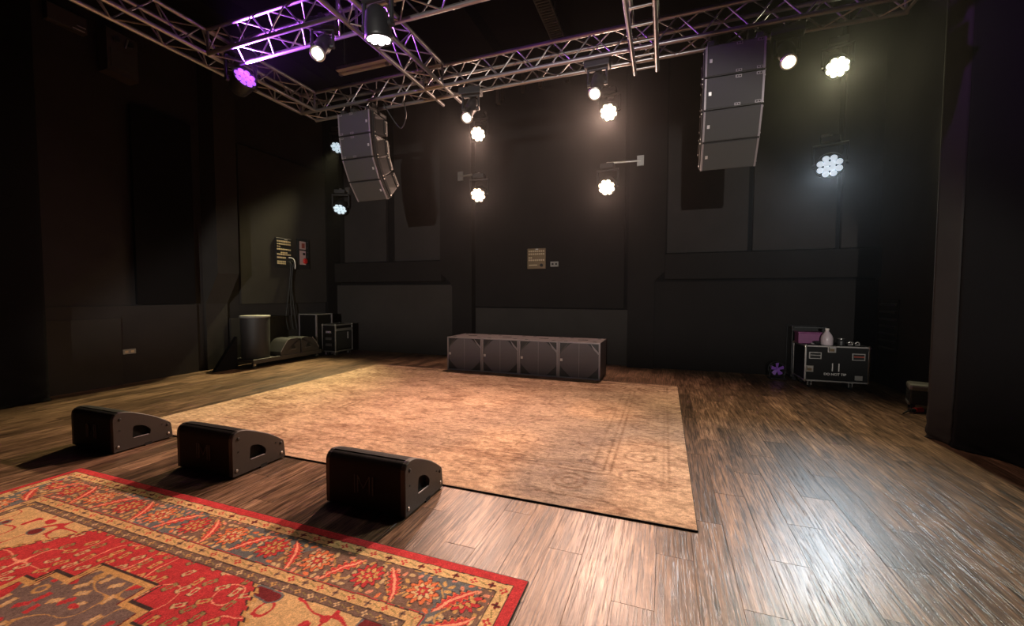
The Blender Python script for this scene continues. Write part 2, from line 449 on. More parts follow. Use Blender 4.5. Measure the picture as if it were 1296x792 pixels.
# ================================================================== RUGS
def vnoise(x, y, f, seed):
    """cheap tileable value noise on arrays"""
    r = np.random.RandomState(seed); T = r.rand(128, 128)
    xf, yf = x*f, y*f; xi, yi = np.floor(xf).astype(int), np.floor(yf).astype(int)
    tx, ty = xf-xi, yf-yi; tx = tx*tx*(3-2*tx); ty = ty*ty*(3-2*ty)
    g = lambda a, b: T[a % 128, b % 128]
    return (g(xi, yi)*(1-tx)+g(xi+1, yi)*tx)*(1-ty)+(g(xi, yi+1)*(1-tx)+g(xi+1, yi+1)*tx)*ty
def lin(c):
    c = np.array(c, float)/255; return np.where(c <= .04045, c/12.92, ((c+.055)/1.055)**2.4)

def rug_object(name, xs, ys, colf, mat, thick, label):
    X, Y = np.meshgrid(xs, ys); n, mm = len(xs), len(ys)
    C = colf(X, Y)
    Zp = thick + 0.0006*(np.random.RandomState(4).rand(*X.shape)-.5)
    edge = (X < xs[0]+1e-6) | (X > xs[-1]-1e-6) | (Y < ys[0]+1e-6) | (Y > ys[-1]-1e-6)
    Zp[edge] = thick*0.85
    V = np.stack([X, Y, Zp], -1).reshape(-1, 3)
    idx = np.arange(n*mm).reshape(mm, n)
    F = np.stack([idx[:-1, :-1], idx[:-1, 1:], idx[1:, 1:], idx[1:, :-1]], -1).reshape(-1, 4)
    me = bpy.data.meshes.new('pile')
    me.vertices.add(len(V)); me.vertices.foreach_set('co', V.ravel())
    me.loops.add(F.size); me.loops.foreach_set('vertex_index', F.ravel().astype(np.int32))
    me.polygons.add(len(F)); me.polygons.foreach_set('loop_start', (np.arange(len(F))*4).astype(np.int32))
    me.update(calc_edges=True)
    at = me.color_attributes.new('dye', 'FLOAT_COLOR', 'POINT')
    rgba = np.ones((len(V), 4), np.float32); rgba[:, :3] = C.reshape(-1, 3)
    at.data.foreach_set('color', rgba.ravel())
    me.materials.append(M[mat])
    t = thing(name, label, 'rug', ((xs[0]+xs[-1])/2, (ys[0]+ys[-1])/2, 0))
    pile = link('pile', me, t, (-(xs[0]+xs[-1])/2, -(ys[0]+ys[-1])/2, 0))
    x0, x1, y0, y1 = xs[0]-t.location.x, xs[-1]-t.location.x, ys[0]-t.location.y, ys[-1]-t.location.y
    e = .004
    b = MB(); b.b2(x0, x1, y0-e, y0, .0005, thick*.86); b.b2(x0, x1, y1, y1+e, .0005, thick*.86)
    b.b2(x0-e, x0, y0-e, y1+e, .0005, thick*.86); b.b2(x1, x1+e, y0-e, y1+e, .0005, thick*.86)
    b.b2(x0, x1, y0, y1, .0005, thick*.5)
    b.build('binding', 'bind', t)
    return t

def red_rug_colour(X, Y):
    x0, x1, y0, y1 = RED
    cx, cy = (x0+x1)/2, (y0+y1)/2
    C = np.zeros(X.shape+(3,))
    wob = (vnoise(X, Y, 28, 1)-.5)*.012
    wob2 = (vnoise(X, Y, 28, 2)-.5)*.012
    Xw, Yw = X+wob, Y+wob2
    red, dred, cream, gold = lin((178, 58, 60)), lin((108, 42, 44)), lin((202, 170, 126)), lin((188, 146, 92))
    blue, brown, orange, dk = lin((100, 100, 100)), lin((118, 90, 76)), lin((204, 112, 74)), lin((64, 52, 50))
    pink, olive = lin((228, 150, 120)), lin((140, 120, 80))
    def put(mask, col):
        C[mask] = col
    ex = np.minimum(X-x0, x1-X); ey = np.minimum(Y-y0, y1-Y)
    E_ = np.minimum(ex, ey)                       # distance from the edge
    horiz = ey <= ex                              # this cell belongs to a long side
    s = np.where(horiz, Xw-cx, Yw-cy)             # running coordinate along the border
    side = np.where(horiz, np.sign(Y-cy), np.sign(X-cx)*2)
    Ew = E_+wob*.5
    put(E_ >= 0, red)
    # --- small flower bands
    def small_band(a, b, ground, cols, pitch, seed):
        inside = (Ew > a) & (Ew < b); put(inside, ground)
        mid = (a+b)/2; k = np.floor(s/pitch); t = (s/pitch-k-.5)*pitch; v = Ew-mid
        r = np.hypot(t, v); ang = np.arctan2(v, t)
        h = (b-a)*.40
        fl_ = inside & (r < h*(.72+.28*np.cos(4*ang)))
        even = (np.mod(k, 2) == 0)
        put(fl_ & even, cols[0]); put(fl_ & ~even, cols[1])
        put(inside & (r < h*.30) & even, ground); put(inside & (r < h*.28) & ~even, dk)
        t2 = np.abs(t)-pitch*.5
        tw = inside & (np.abs(v-.3*h*np.sin(s/pitch*PI*2)) < h*.16) & (np.abs(t2) < pitch*.22)
        put(tw, olive)
        put((Ew > a-.006) & (Ew < a), dk); put((Ew > b) & (Ew < b+.006), dk)
    small_band(.062, .122, cream*np.array([1, .95, .85]), (red, dred), .105, 1)
    # --- main border
    mb_ = (Ew > .128) & (Ew < .375)
    put(mb_, blue)
    bm_ = vnoise(X, Y, 3.0, 9); put(mb_ & (bm_ > .55), brown*.9+blue*.1)
    mid = .2515; P = .34; k = np.floor(s/P); t = (s/P-k-.5)*P; v = Ew-mid
    # scattered filler flowers and leaves
    fx, fy = np.floor(X/.046), np.floor(Y/.046)
    rr = np.random.RandomState(12).rand(4, 256, 256)
    ii, jj = fx.astype(int) % 256, fy.astype(int) % 256
    ox, oy = (rr[0][ii, jj]-.5)*.022, (rr[1][ii, jj]-.5)*.022
    lx, ly = X-(fx+.5)*.046-ox, Y-(fy+.5)*.046-oy
    th = rr[2][ii, jj]*PI
    la, lb = lx*np.cos(th)+ly*np.sin(th), -lx*np.sin(th)+ly*np.cos(th)
    leaf = (la/.021)**2+(lb/.011)**2 < 1
    sel = rr[3][ii, jj]
    put(mb_ & leaf & (sel < .30), gold); put(mb_ & leaf & (sel >= .30) & (sel < .52), cream*.9)
    put(mb_ & leaf & (sel >= .52) & (sel < .70), pink*.8); put(mb_ & leaf & (sel >= .78) & (sel < .9), orange)
    # vine
    vine = mb_ & (np.abs(v-.075*np.sin(s/P*PI*2+1.0)) < .0065); put(vine, gold*.9)
    # palmettes
    r = np.hypot(t, v*.95); ang = np.arctan2(v, t)
    R0 = .088*(.84+.16*np.cos(11*ang))
    odd = np.mod(k, 2) == 0
    put(mb_ & (r < R0*1.10), dk); put(mb_ & (r < R0) & odd, orange); put(mb_ & (r < R0) & ~odd, red*1.05)
    R1 = .060*(.8+.2*np.cos(9*ang+1)); put(mb_ & (r < R1*1.12), dred); put(mb_ & (r < R1) & odd, cream); put(mb_ & (r < R1) & ~odd, gold)
    R2 = .034*(.8+.2*np.cos(7*ang)); put(mb_ & (r < R2*1.15), dk); put(mb_ & (r < R2), red); put(mb_ & (r < .012), gold)
    # curved serrated leaves between the palmettes
    t3 = np.mod(s+P*.5, P)-P*.5
    sg = np.where(np.mod(np.floor(s/P+.5), 2) == 0, 1, -1)
    a_ = (t3*sg*.55+v*.835); b_ = (-t3*sg*.835+v*.55)-.30*a_*a_/.1*.35
    wd = .031*(1-(a_/.135)**2)*(1+.35*np.sin(a_*190))
    lf = mb_ & (np.abs(a_) < .132) & (np.abs(b_) < wd)
    put(mb_ & (np.abs(a_) < .138) & (np.abs(b_) < wd*1.25), dk); put(lf, red*1.08)
    put(lf & (np.abs(b_) < .004+wd*.12), pink); put(lf & (np.abs(b_) > wd*.78), orange)
    # --- inner bands
    small_band(.385, .440, gold*.6+cream*.4, (red, brown), .098, 2)
    small_band(.447, .495, brown*.75+blue*.15, (cream, gold), .082, 3)
    # --- field
    fld = Ew > .50
    U, Vv = np.abs(Xw-cx), np.abs(Yw-y1)          # symmetric about the rug's axis
    Vv = np.minimum(Y-y0, y1-Y)
    put(fld, red)
    # vines and blossoms on the red ground
    g1 = np.abs(vnoise(X, Y, 6.5, 21)-.5); put(fld & (g1 < .018), pink*.9)
    fx, fy = np.floor(X/.085), np.floor(Y/.085); ii, jj = fx.astype(int) % 256, fy.astype(int) % 256
    ox, oy = (rr[1][ii, jj]-.5)*.035, (rr[2][ii, jj]-.5)*.035
    lx, ly = X-(fx+.5)*.085-ox, Y-(fy+.5)*.085-oy; th = .5+rr[3][ii, jj]*1.2
    la, lb = lx*np.cos(th)+ly*np.sin(th), -lx*np.sin(th)+ly*np.cos(th)
    q = (la/.036)**2+(lb/.016)**2
    q = q*(1+.35*np.cos(6*np.arctan2(lb, la)))
    sel = rr[0][ii, jj]
    put(fld & (q < 1.3) & (sel < .72), dk*.6+dred*.4)
    put(fld & (q < 1) & (sel < .30), gold); put(fld & (q < 1) & (sel >= .30) & (sel < .5), cream*.9)
    put(fld & (q < 1) & (sel >= .5) & (sel < .72), olive); put(fld & (q < .25) & (sel < .72), red)
    # cream corner spandrels with a stepped dark edge
    edge = .70+(np.floor((Vv-.5)/.07)*.07)*-.0+(Vv-.5)*.95
    edge = .715+np.maximum(Vv-.5, 0)*.85+.012*np.sign(np.sin((Vv)*120))
    sp = fld & (U > edge)
    put(fld & (U > edge-.035), dk); put(fld & (U > edge-.022), gold)
    put(sp, cream*.55+gold*.45)
    g2 = np.abs(vnoise(X, Y, 8.0, 31)-.5); put(sp & (g2 < .03), red)
    g3 = vnoise(X, Y, 9.0, 33); put(sp & (g3 > .80), blue); put(sp & (g3 > .86), dred)
    put(sp & (vnoise(X, Y, 14, 35) > .84), red)
    # stepped medallion
    lim = np.select([Vv < .72, Vv < .84, Vv < .92, Vv < 1.02, Vv < 1.15], [-1, .20, .36, .46, .58], .78)
    lim2 = np.select([Vv < .69, Vv < .81, Vv < .89, Vv < .99, Vv < 1.12], [-1, .235, .395, .495, .615], .815)
    lim3 = np.select([Vv < .675, Vv < .795, Vv < .875, Vv < .975, Vv < 1.105], [-1, .25, .41, .51, .63], .83)
    fr = .012*np.sign(np.sin(X*150))
    put(fld & (U < lim3+fr), dk); put(fld & (U < lim2+fr), gold); put(fld & (U < lim+.008), dred)
    md = fld & (U < lim); put(md, brown*.6+blue*.4)
    put(md & (q < 1.1) & (sel < .55), gold); put(md & (q < .6) & (sel < .55), cream*.9)
    put(md & (q < 1.1) & (sel > .72), red); put(md & (g1 < .02), gold*.9)
    g4 = vnoise(X*.6, Y*1.6, 7.0, 41); put(md & (g4 > .78), red)
    # wear
    wear = (.86+.28*vnoise(X, Y, 60, 51))*(.80+.40*np.random.RandomState(8).rand(*X.shape)); wear *= .93+.14*vnoise(X, Y, 5, 52)
    return np.clip(1.2*C*wear[..., None], 0, 1)
x0, x1, y0, y1 = RED
xs = np.linspace(x0, x1, int((x1-x0)/.0048))
ys = np.concatenate([np.linspace(y0, .78, 90)[:-1], np.linspace(.78, y1, int((y1-.78)/.0048))])
rug_object('oriental_rug', xs, ys, red_rug_colour, 'red', 0.011, 'red oriental rug with flowered border and dark stepped medallion in front of the monitors')

def beige_colour(X, Y):
    x0, x1, y0, y1 = BEI
    a, b, d = lin((210, 176, 146)), lin((140, 106, 86)), lin((122, 116, 112))
    ex = np.minimum(X-x0, x1-X); ey = np.minimum(Y-y0, y1-Y); E_ = np.minimum(ex, ey)
    n1 = vnoise(X, Y*1.8, 3.2, 61)*.45+vnoise(X, Y*2.2, 8, 62)*.35+vnoise(X, Y*2.0, 22, 63)*.35
    st = vnoise(X*.5, Y*4, 9, 64)
    k = np.clip((n1-.40)*1.5+.25*(st-.5), 0, 1)
    C = a*(1-k[..., None])+b*k[..., None]
    g = np.clip((vnoise(X, Y, 1.3, 65)-.50)*2.2, 0, .55)*np.clip(1.5-np.hypot(X-.0, Y-3.6)/2.2, .12, 1)
    C = C*(1-g[..., None])+d*g[..., None]
    # worn remains of an old border and medallion
    dist = np.zeros(X.shape)
    for e, wd, am in ((.16, .014, .5), (.20, .010, .35), (.62, .014, .5), (.68, .012, .4), (.78, .012, .35)):
        dist = np.maximum(dist, am*np.exp(-((E_-e)/wd)**2))
    bd = (E_ > .2) & (E_ < .62)
    s = np.where(ey < ex, X, Y); ph = np.mod(s, .46)-.23
    rr = np.hypot(ph, E_-.41); dist = np.maximum(dist, np.where(bd, .42*np.exp(-((rr-.13)/.018)**2)+.35*np.exp(-((rr-.06)/.016)**2), 0))
    cx, cy = (x0+x1)/2, (y0+y1)/2
    rm = np.hypot((X-cx)/1.35, Y-cy); an = np.arctan2(Y-cy, (X-cx)/1.35)
    for r0 in (.55, .62, 1.05, 1.12):
        dist = np.maximum(dist, .38*np.exp(-((rm-r0*(1+.08*np.cos(8*an)))/.02)**2))
    vv = np.abs(vnoise(X, Y, 5.5, 71)-.5); dist = np.maximum(dist, .42*np.exp(-(vv/.02)**2)*(E_ > .8))
    fade = np.clip((vnoise(X, Y, 1.6, 66)-.25)*1.9, .12, 1)*np.clip(.35+vnoise(X, Y, 30, 67), 0, 1)
    dist = np.clip(1.5*dist*fade, 0, .8)[..., None]
    C = C*(1-dist)+lin((104, 74, 56))*dist
    sp = vnoise(X, Y*1.6, 40, 68); fl2 = vnoise(X*.8, Y*2.2, 24, 69); C = C*(.70+.42*sp[..., None])*np.where(fl2 > .72, .72, 1.0)[..., None]
    return np.clip(C, 0, 1)
x0, x1, y0, y1 = BEI
xs = np.linspace(x0, x1, 520); ys = np.concatenate([np.linspace(y0, 4.4, 190)[:-1], np.linspace(4.4, y1, 190)])
rug_object('faded_rug', xs, ys, beige_colour, 'beige', 0.013, 'large faded beige rug with worn pattern in front of the subwoofers')

# ================================================================== STAGE MONITORS (wedges)
def rounded(poly, radii, seg=5):
    out = []
    n = len(poly)
    for i in range(n):
        p = Vector(poly[i]); a = Vector(poly[i-1]); b = Vector(poly[(i+1) % n]); r = radii[i]
        if r <= 0: out.append(tuple(p)); continue
        d1 = (a-p).normalized()*r; d2 = (b-p).normalized()*r
        for k in range(seg+1):
            t = k/seg; out.append(tuple((p+d1)*(1-t)**2+p*2*t*(1-t)+(p+d2)*t*t))
    return out
def make_wedge():
    t = thing('stage_monitor', '', 'speaker')
    prof = rounded([(0.0, 0.012), (0.0, 0.375), (.10, 0.382), (.26, .318), (.40, .235), (.485, .165), (.50, .012)], [.012, .07, .05, .12, .10, .02, .012])
    W2 = .335
    MB().prism(prof, -W2+.035, W2-.035, 'x', smooth=True).build('cabinet', 'grille_w', t)
    for s in (-1, 1):
        hole = rounded([(.150, .105), (.158, .228), (.250, .212), (.305, .150), (.295, .105)], [.015, .03, .05, .02, .012], 4)
        # end cheek with a real handle opening
        bm = bmesh.new()
        cx, cy = .24, .15
        import mathutils
        P = [Vector(p) for p in prof]; H = [Vector(p) for p in hole]
        xa, xb = s*(W2-.035), s*W2
        def ang(p): return math.atan2(p.y-cy, p.x-cx)
        def ray(poly, a):
            d = Vector((math.cos(a), math.sin(a))); c = Vector((cx, cy)); best = None
            for i in range(len(poly)):
                q = mathutils.geometry.intersect_line_line_2d(c, c+d*2, poly[i-1], poly[i])
                if q is not None:
                    l = (q-c).length
                    if best is None or l > best[0]: best = (l, q)
            return best[1]
        angs = sorted(set([round(ang(p), 4) for p in P]+[round(ang(p), 4) for p in H]))
        mb = MB(); n = len(angs)
        O = [ray(P, a) for a in angs]; I = [ray(H, a) for a in angs]
        ins = [o+(i-o).normalized()*.006 for o, i in zip(O, I)]
        ring = [[(xa, q.x, q.y) for q in O], [(xb-s*.005, q.x, q.y) for q in O], [(xb, q.x, q.y) for q in ins], [(xb, q.x, q.y) for q in I], [(xa-s*.08, q.x, q.y) for q in I]]
        vs = [p for r_ in ring for p in r_]
        fs = [(k*n+i, k*n+(i+1) % n, (k+1)*n+(i+1) % n, (k+1)*n+i) for k in range(4) for i in range(n)]
        mb.add(vs, fs); mb.add(ring[4], [tuple(range(n))])
        ck = mb.build('end_cheek', 'paint_b', t)
        # bright lower lip of the handle opening
        MB().tube((xb-s*.006, .162, .106), (xb-s*.006, .288, .106), .005, 6).build('handle_lip', 'trim', ck)
        for (yy, zz) in ((.055, .315), (.035, .06), (.45, .150), (.455, .06)):
            MB().lathe([(.013, 0), (.013, .004), (.008, .006)], 12, Matrix.Translation((xb, yy, zz)) @ Matrix.Rotation(s*PI/2, 4, 'Y')).build('screw', 'alu_d' if zz < .1 else 'plastic', ck)
        for (yy, zz) in ((.055, .21), (.40, .17)):
            MB().lathe([(.006, 0), (.006, .003)], 8, Matrix.Translation((xb, yy, zz)) @ Matrix.Rotation(s*PI/2, 4, 'Y')).build('rivet', 'plastic', ck)
        MB().b2(xa, xb+s*.001, .25, .31, .0, .03).build('foot_notch', 'dark', ck)
        for yy in (.04, .46): MB().b2(xa-.0*s, xa-s*.06, yy-.02, yy+.02, 0, .014).build('rubber_foot', 'dark', t)
    # raised double M logo on the back face
    lg = MB()
    for i, (x0_, x1_, z0_, z1_) in enumerate(((-.075, -.075, .12, .25), (-.05, -.05, .13, .25), (-.05, 0, .25, .16), (0, .05, .16, .25), (.05, .05, .13, .25), (.075, .075, .12, .25))):
        lg.tube((x0_, -.001, z0_), (x1_, -.001, z1_), .006, 6)
    lg.build('logo', 'plastic', t)
    return t
wedge = make_wedge()
wl_labels = [((-1.92, 2.27), 'black stage monitor wedge close to the inner corner of the red rug edge, logo showing'),
             ((-3.57, 2.29), 'middle one of three black stage monitor wedges'),
             ((-5.11, 2.27), 'black stage monitor wedge beside the far corner of the red rug')]
wl_labels[0] = (wl_labels[0][0], 'black stage monitor wedge whose shadow crosses the red rug edge, logo on its back')
for i, ((x, y), lab) in enumerate(wl_labels):
    o = wedge if i == 0 else copy_tree(wedge)
    o.location = (x, y, 0); o['label'] = lab; o['group'] = 'stage monitor wedges'

# ================================================================== SUBWOOFERS
def make_sub():
    t = thing('subwoofer', '', 'speaker')
    W, D, H = .742, .78, .655
    w2 = W/2; f = .028
    MB().b2(-w2, w2, .035, D, .0, H, bev=.006).build('cabinet', 'paint_s', t)
    fr = MB(); fr.b2(-w2, -w2+f, 0, .035, 0, H); fr.b2(w2-f, w2, 0, .035, 0, H); fr.b2(-w2+f, w2-f, 0, .035, 0, f); fr.b2(-w2+f, w2-f, 0, .035, H-f*.7, H)
    fr.build('front_frame', 'trim', t)
    MB().b2(-w2+f, w2-f, .030, .036, f, H-f*.7).build('baffle', 'plastic', t)
    a, b = w2-f-.004, H/2-f+.002
    cz = H/2+.003
    oct_ = rounded([(-a, cz-.12), (-a, cz+.12), (-.15, cz+b), (.15, cz+b), (a, cz+.12), (a, cz-.12), (.15, cz-b), (-.15, cz-b)], [.05]*8, 3)
    g = MB().prism(oct_, .010, .026, 'y').build('grille', 'subgrille', t)
    MB().b2(-.003, .003, .0085, .012, cz-b, cz+b).build('seam', 'trim', g)
    # slanted corner strips outside the grille, a highlight put into the paler one
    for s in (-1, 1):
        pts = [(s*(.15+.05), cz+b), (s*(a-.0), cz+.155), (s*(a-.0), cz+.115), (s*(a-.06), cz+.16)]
        MB().prism(pts if s > 0 else pts[::-1], .020, .0305, 'y').build('corner_shading', 'trim' if s > 0 else 'paint_b', t)
    MB().b2(-w2+f+.008, -w2+f+.048, .004, .012, cz-.022, cz+.022).build('badge', 'badge', t)
    for (x, y) in ((-.10, .45), (.10, .45)): pass
    MB().b2(-.09, .09, .36, .42, H-.0005, H+.004, bev=.0015).build('pole_plate', 'dark', t)
    for x in (-.26, .26):
        for y in (.12, .66): MB().b2(x-.03, x+.03, y-.02, y+.02, H-.0005, H+.006, bev=.002).build('stacking_pad', 'plastic', t)
    return t
sub = make_sub()
sub_lab = ['square black subwoofer at the open end of the row, next to the lone pillar side',
           'second black subwoofer from the end nearer the flight case', 'third black subwoofer from the end nearer the flight case',
           'black subwoofer ending the row on the side of the curved line array']
sub_lab[0] = 'black subwoofer ending the row on the side nearer the flight case'
for i in range(4):
    o = sub if i == 0 else copy_tree(sub)
    o.location = (-1.395-i*.747, 7.19, 0); o['label'] = sub_lab[i]; o['group'] = 'subwoofers in a row behind the beige rug'

# ================================================================== TRUSSES
Z0, Z1 = 4.285, 4.555
TR, BR = 0.025, 0.009
_brace_cache = {}
def brace(parent, p0, p1, r=BR):
    p0, p1 = Vector(p0), Vector(p1); l = (p1-p0).length; key = (round(l, 3), r)
    if key not in _brace_cache: _brace_cache[key] = MB().tube((0, 0, 0), (0, 0, l), r, 6).mesh('brace', 'alu')
    return link('brace', _brace_cache[key], parent, p0, (p1-p0).to_track_quat('Z', 'Y'))
def truss(label, axis, c0, c1, a0, a1, ext=(0, 0), skip=()):
    """box truss: runs along axis from a0 to a1, cross extent c0..c1"""
    t = thing('lighting_truss', label, 'truss', (0, 0, 0), 0, 'lighting truss grid under the ceiling')
    def P(a, c, z): return Vector((a, c, z)) if axis == 'x' else Vector((c, a, z))
    t.location = P((a0+a1)/2, (c0+c1)/2, Z0); o = t.location
    for z in (Z0, Z1):
        for c in (c0, c1):
            e1 = a1+(ext[1] if z == Z0 else 0); e0 = a0-(ext[0] if z == Z0 else 0)
            MB().tube(P(e0, c, z)-o, P(e1, c, z)-o, TR, 10).build('chord', 'alu', t)
    pitch = .235; n = max(1, round((a1-a0)/pitch)); pt = (a1-a0)/n
    for i in range(n):
        u0, u1 = a0+i*pt, a0+(i+1)*pt
        if any(lo < (u0+u1)/2 < hi for lo, hi in skip): continue
        for c in (c0, c1):
            za, zb = (Z0, Z1) if i % 2 == 0 else (Z1, Z0)
            brace(t, P(u0, c, za)-o, P(u1, c, zb)-o)
        ca, cb = (c0, c1) if i % 2 == 0 else (c1, c0)
        for z in (Z0, Z1):
            brace(t, P(u0, ca, z)-o, P(u1, cb, z)-o)
    for u in (a0+.02, a1-.02):
        for c in (c0, c1): brace(t, P(u, c, Z0)-o, P(u, c, Z1)-o, .016)
        for z in (Z0, Z1): brace(t, P(u, c0, z)-o, P(u, c1, z)-o, .016)
    return t
truss('long aluminium box truss carrying both line arrays', 'x', 5.02, 5.30, -5.33, 2.20)
truss('aluminium box truss along the dark side wall, violet light clamped to it', 'y', -5.33, -5.05, 0.3, 5.02)
truss('aluminium box truss between the side wall truss and the washlight, lit violet', 'x', 3.42, 3.70, -5.05, -3.12)
truss('aluminium box truss running on from the washlight crossing to the ladder truss', 'x', 3.42, 3.70, -2.83, -0.41)
truss('short aluminium box truss joining the washlight crossing to the long truss', 'y', -3.12, -2.83, 1.6, 5.0, (0, .52))
# ladder-like truss
t = thing('ladder_truss', 'aluminium truss seen from below like a ladder, crossing under the long truss', 'truss', (-.265, 4.0, Z0-.06), 0)
for x in (-.13, .13):
    MB().tube((x, -3.4, 0), (x, 1.46, 0), .026, 10).build('chord', 'alu', t)
    MB().tube((x, -3.4, .33), (x, .98, .33), .026, 10).build('chord', 'alu', t)
for i in range(17):
    y = -3.2+i*.285
    brace(t, (-.13, y, 0), (.13, y, 0), .014)
    if y < .9:
        for x in (-.13, .13): brace(t, (x, y, 0), (x, min(y+.285, .97), .33) if i % 2 else (x, y, .33), .010)

# ================================================================== LINE ARRAYS
def line_array(xc, y0, ztop, angs, mirror, labels, grp):
    """four cabinets, each its own thing, hanging in a curve"""
    W, D, H = .565, .40, .322
    pos = Vector((xc, y0, ztop)); tilt = 0
    for i, a in enumerate(angs):
        tilt += a
        t = thing('line_array_speaker', labels[i], 'speaker', pos, 0, grp)
        t.rotation_euler = (math.radians(tilt), 0, 0)
        h = H
        side = [(0, -h+.004), (0, -.004), (.05, 0), (D, -.058), (D, -h+.058), (.05, -h)]
        MB().prism(side, -W/2, W/2, 'x').build('cabinet', 'paint', t)
        gm = MB(); gm.b2(-W/2+.022, W/2-.022, -.010, .002, -h+.012, -.012, bev=.003); gm.build('grille', 'grille', t)
        for s in (-1, 1):
            MB().b2(s*(W/2-.020), s*(W/2), -.012, .03, -h+.008, -.008).build('edge_trim', 'trim', t)
        bx = -mirror*(W/2-.055)
        MB().b2(bx-.013, bx+.013, -.014, -.009, -h*.5-.018, -h*.5+.018).build('badge', 'badge', t)
        if i < 2:
            for zz in (-.026, -h+.026):
                for xx in (mirror*(W/2-.05), mirror*.04):
                    pl = MB(); pl.b2(xx-.028, xx+.028, -.013, -.009, zz-.013, zz+.013)
                    q = pl.build('splay_plate', 'trim', t)
                    for dx in (-.012, .012): MB().b2(xx+dx-.008, xx+dx+.008, -.0145, -.0125, zz-.007, zz+.007).build('slot', 'dark', q)
        for s in (-1, 1):
            rg = MB(); rg.b2(s*W/2, s*(W/2+.012), .06, .11, -h+.0, 0); rg.b2(s*W/2, s*(W/2+.012), D-.09, D-.05, -h+.05, -.05)
            rg.build('rigging_rail', 'dark', t)
            for yy, zz in ((.085, -.03), (.085, -h+.03), (D-.07, -.075), (D-.07, -h+.075)):
                MB().tube((s*(W/2+.01), yy, zz), (s*(W/2+.018), yy, zz), .009, 8).build('pin', 'chrome', t)
        pos = pos + Matrix.Rotation(math.radians(tilt), 3, 'X') @ Vector((0, 0, -h-.004))
    # flying frame and clamps
    f = thing('flying_frame', labels[4], 'rigging frame', (xc, y0, ztop), 0)
    fb = MB(); fb.b2(-.26, -.20, .02, .42, .012, .06); fb.b2(.20, .26, .02, .42, .012, .06); fb.b2(-.26, .26, .20, .26, .012, .07)
    fb.build('bar', 'paint', f)
    for x in (-.17, .17): MB().b2(x-.03, x+.03, .16, .30, .06, Z0-ztop+.03).build('clamp', 'paint', f)
line_array(-4.30, 4.98, 4.145, (3, 7, 16, 11), -1,
    ['topmost speaker of the curved array beside the white lamps', 'second speaker from the top of the curved array, bright badge', 'third speaker from the top of the curved array', 'lowest speaker of the curved array, tilted down the most', 'black flying frame above the curved array'],
    'curved line array speakers')
line_array(.645, 4.97, 4.135, (3, 7, 16, 11), 1,
    ['topmost speaker of the straight array beside the yellow lamp', 'second speaker from the top of the straight array, brightest grille', 'third speaker from the top of the straight array', 'lowest speaker of the straight array above the pale strip of lit wall', 'black flying frame above the straight array'],
    'straight line array speakers')
# cable loop behind the curved array
c = MB(); c.wire([(-3.95, 5.2, 4.3), (-3.80, 5.32, 4.02), (-3.72, 5.34, 3.98), (-3.62, 5.30, 4.12), (-3.60, 5.2, 4.3)], .009)
tag(c.build('cable_loop', 'cable'), 'black cable loop hanging from the long truss beside the curved array', 'cable')

# ================================================================== LAMPS
def aim(d): return Vector(d).normalized().to_track_quat('-Z', 'Y')
def spot(parent, loc, q, col, power, size, blend, radius=0.08, name='beam'):
    l = bpy.data.lights.new(name, 'SPOT'); l.color = col; l.energy = power
    l.spot_size = math.radians(size); l.spot_blend = blend; l.shadow_soft_size = radius
    return link(name, l, parent, loc, q)
_lens = {}
def lens_mat(col, s):
    k = (col, s)
    if k not in _lens: _lens[k] = mat_emit('lit_lens', col, s)
    return _lens[k]

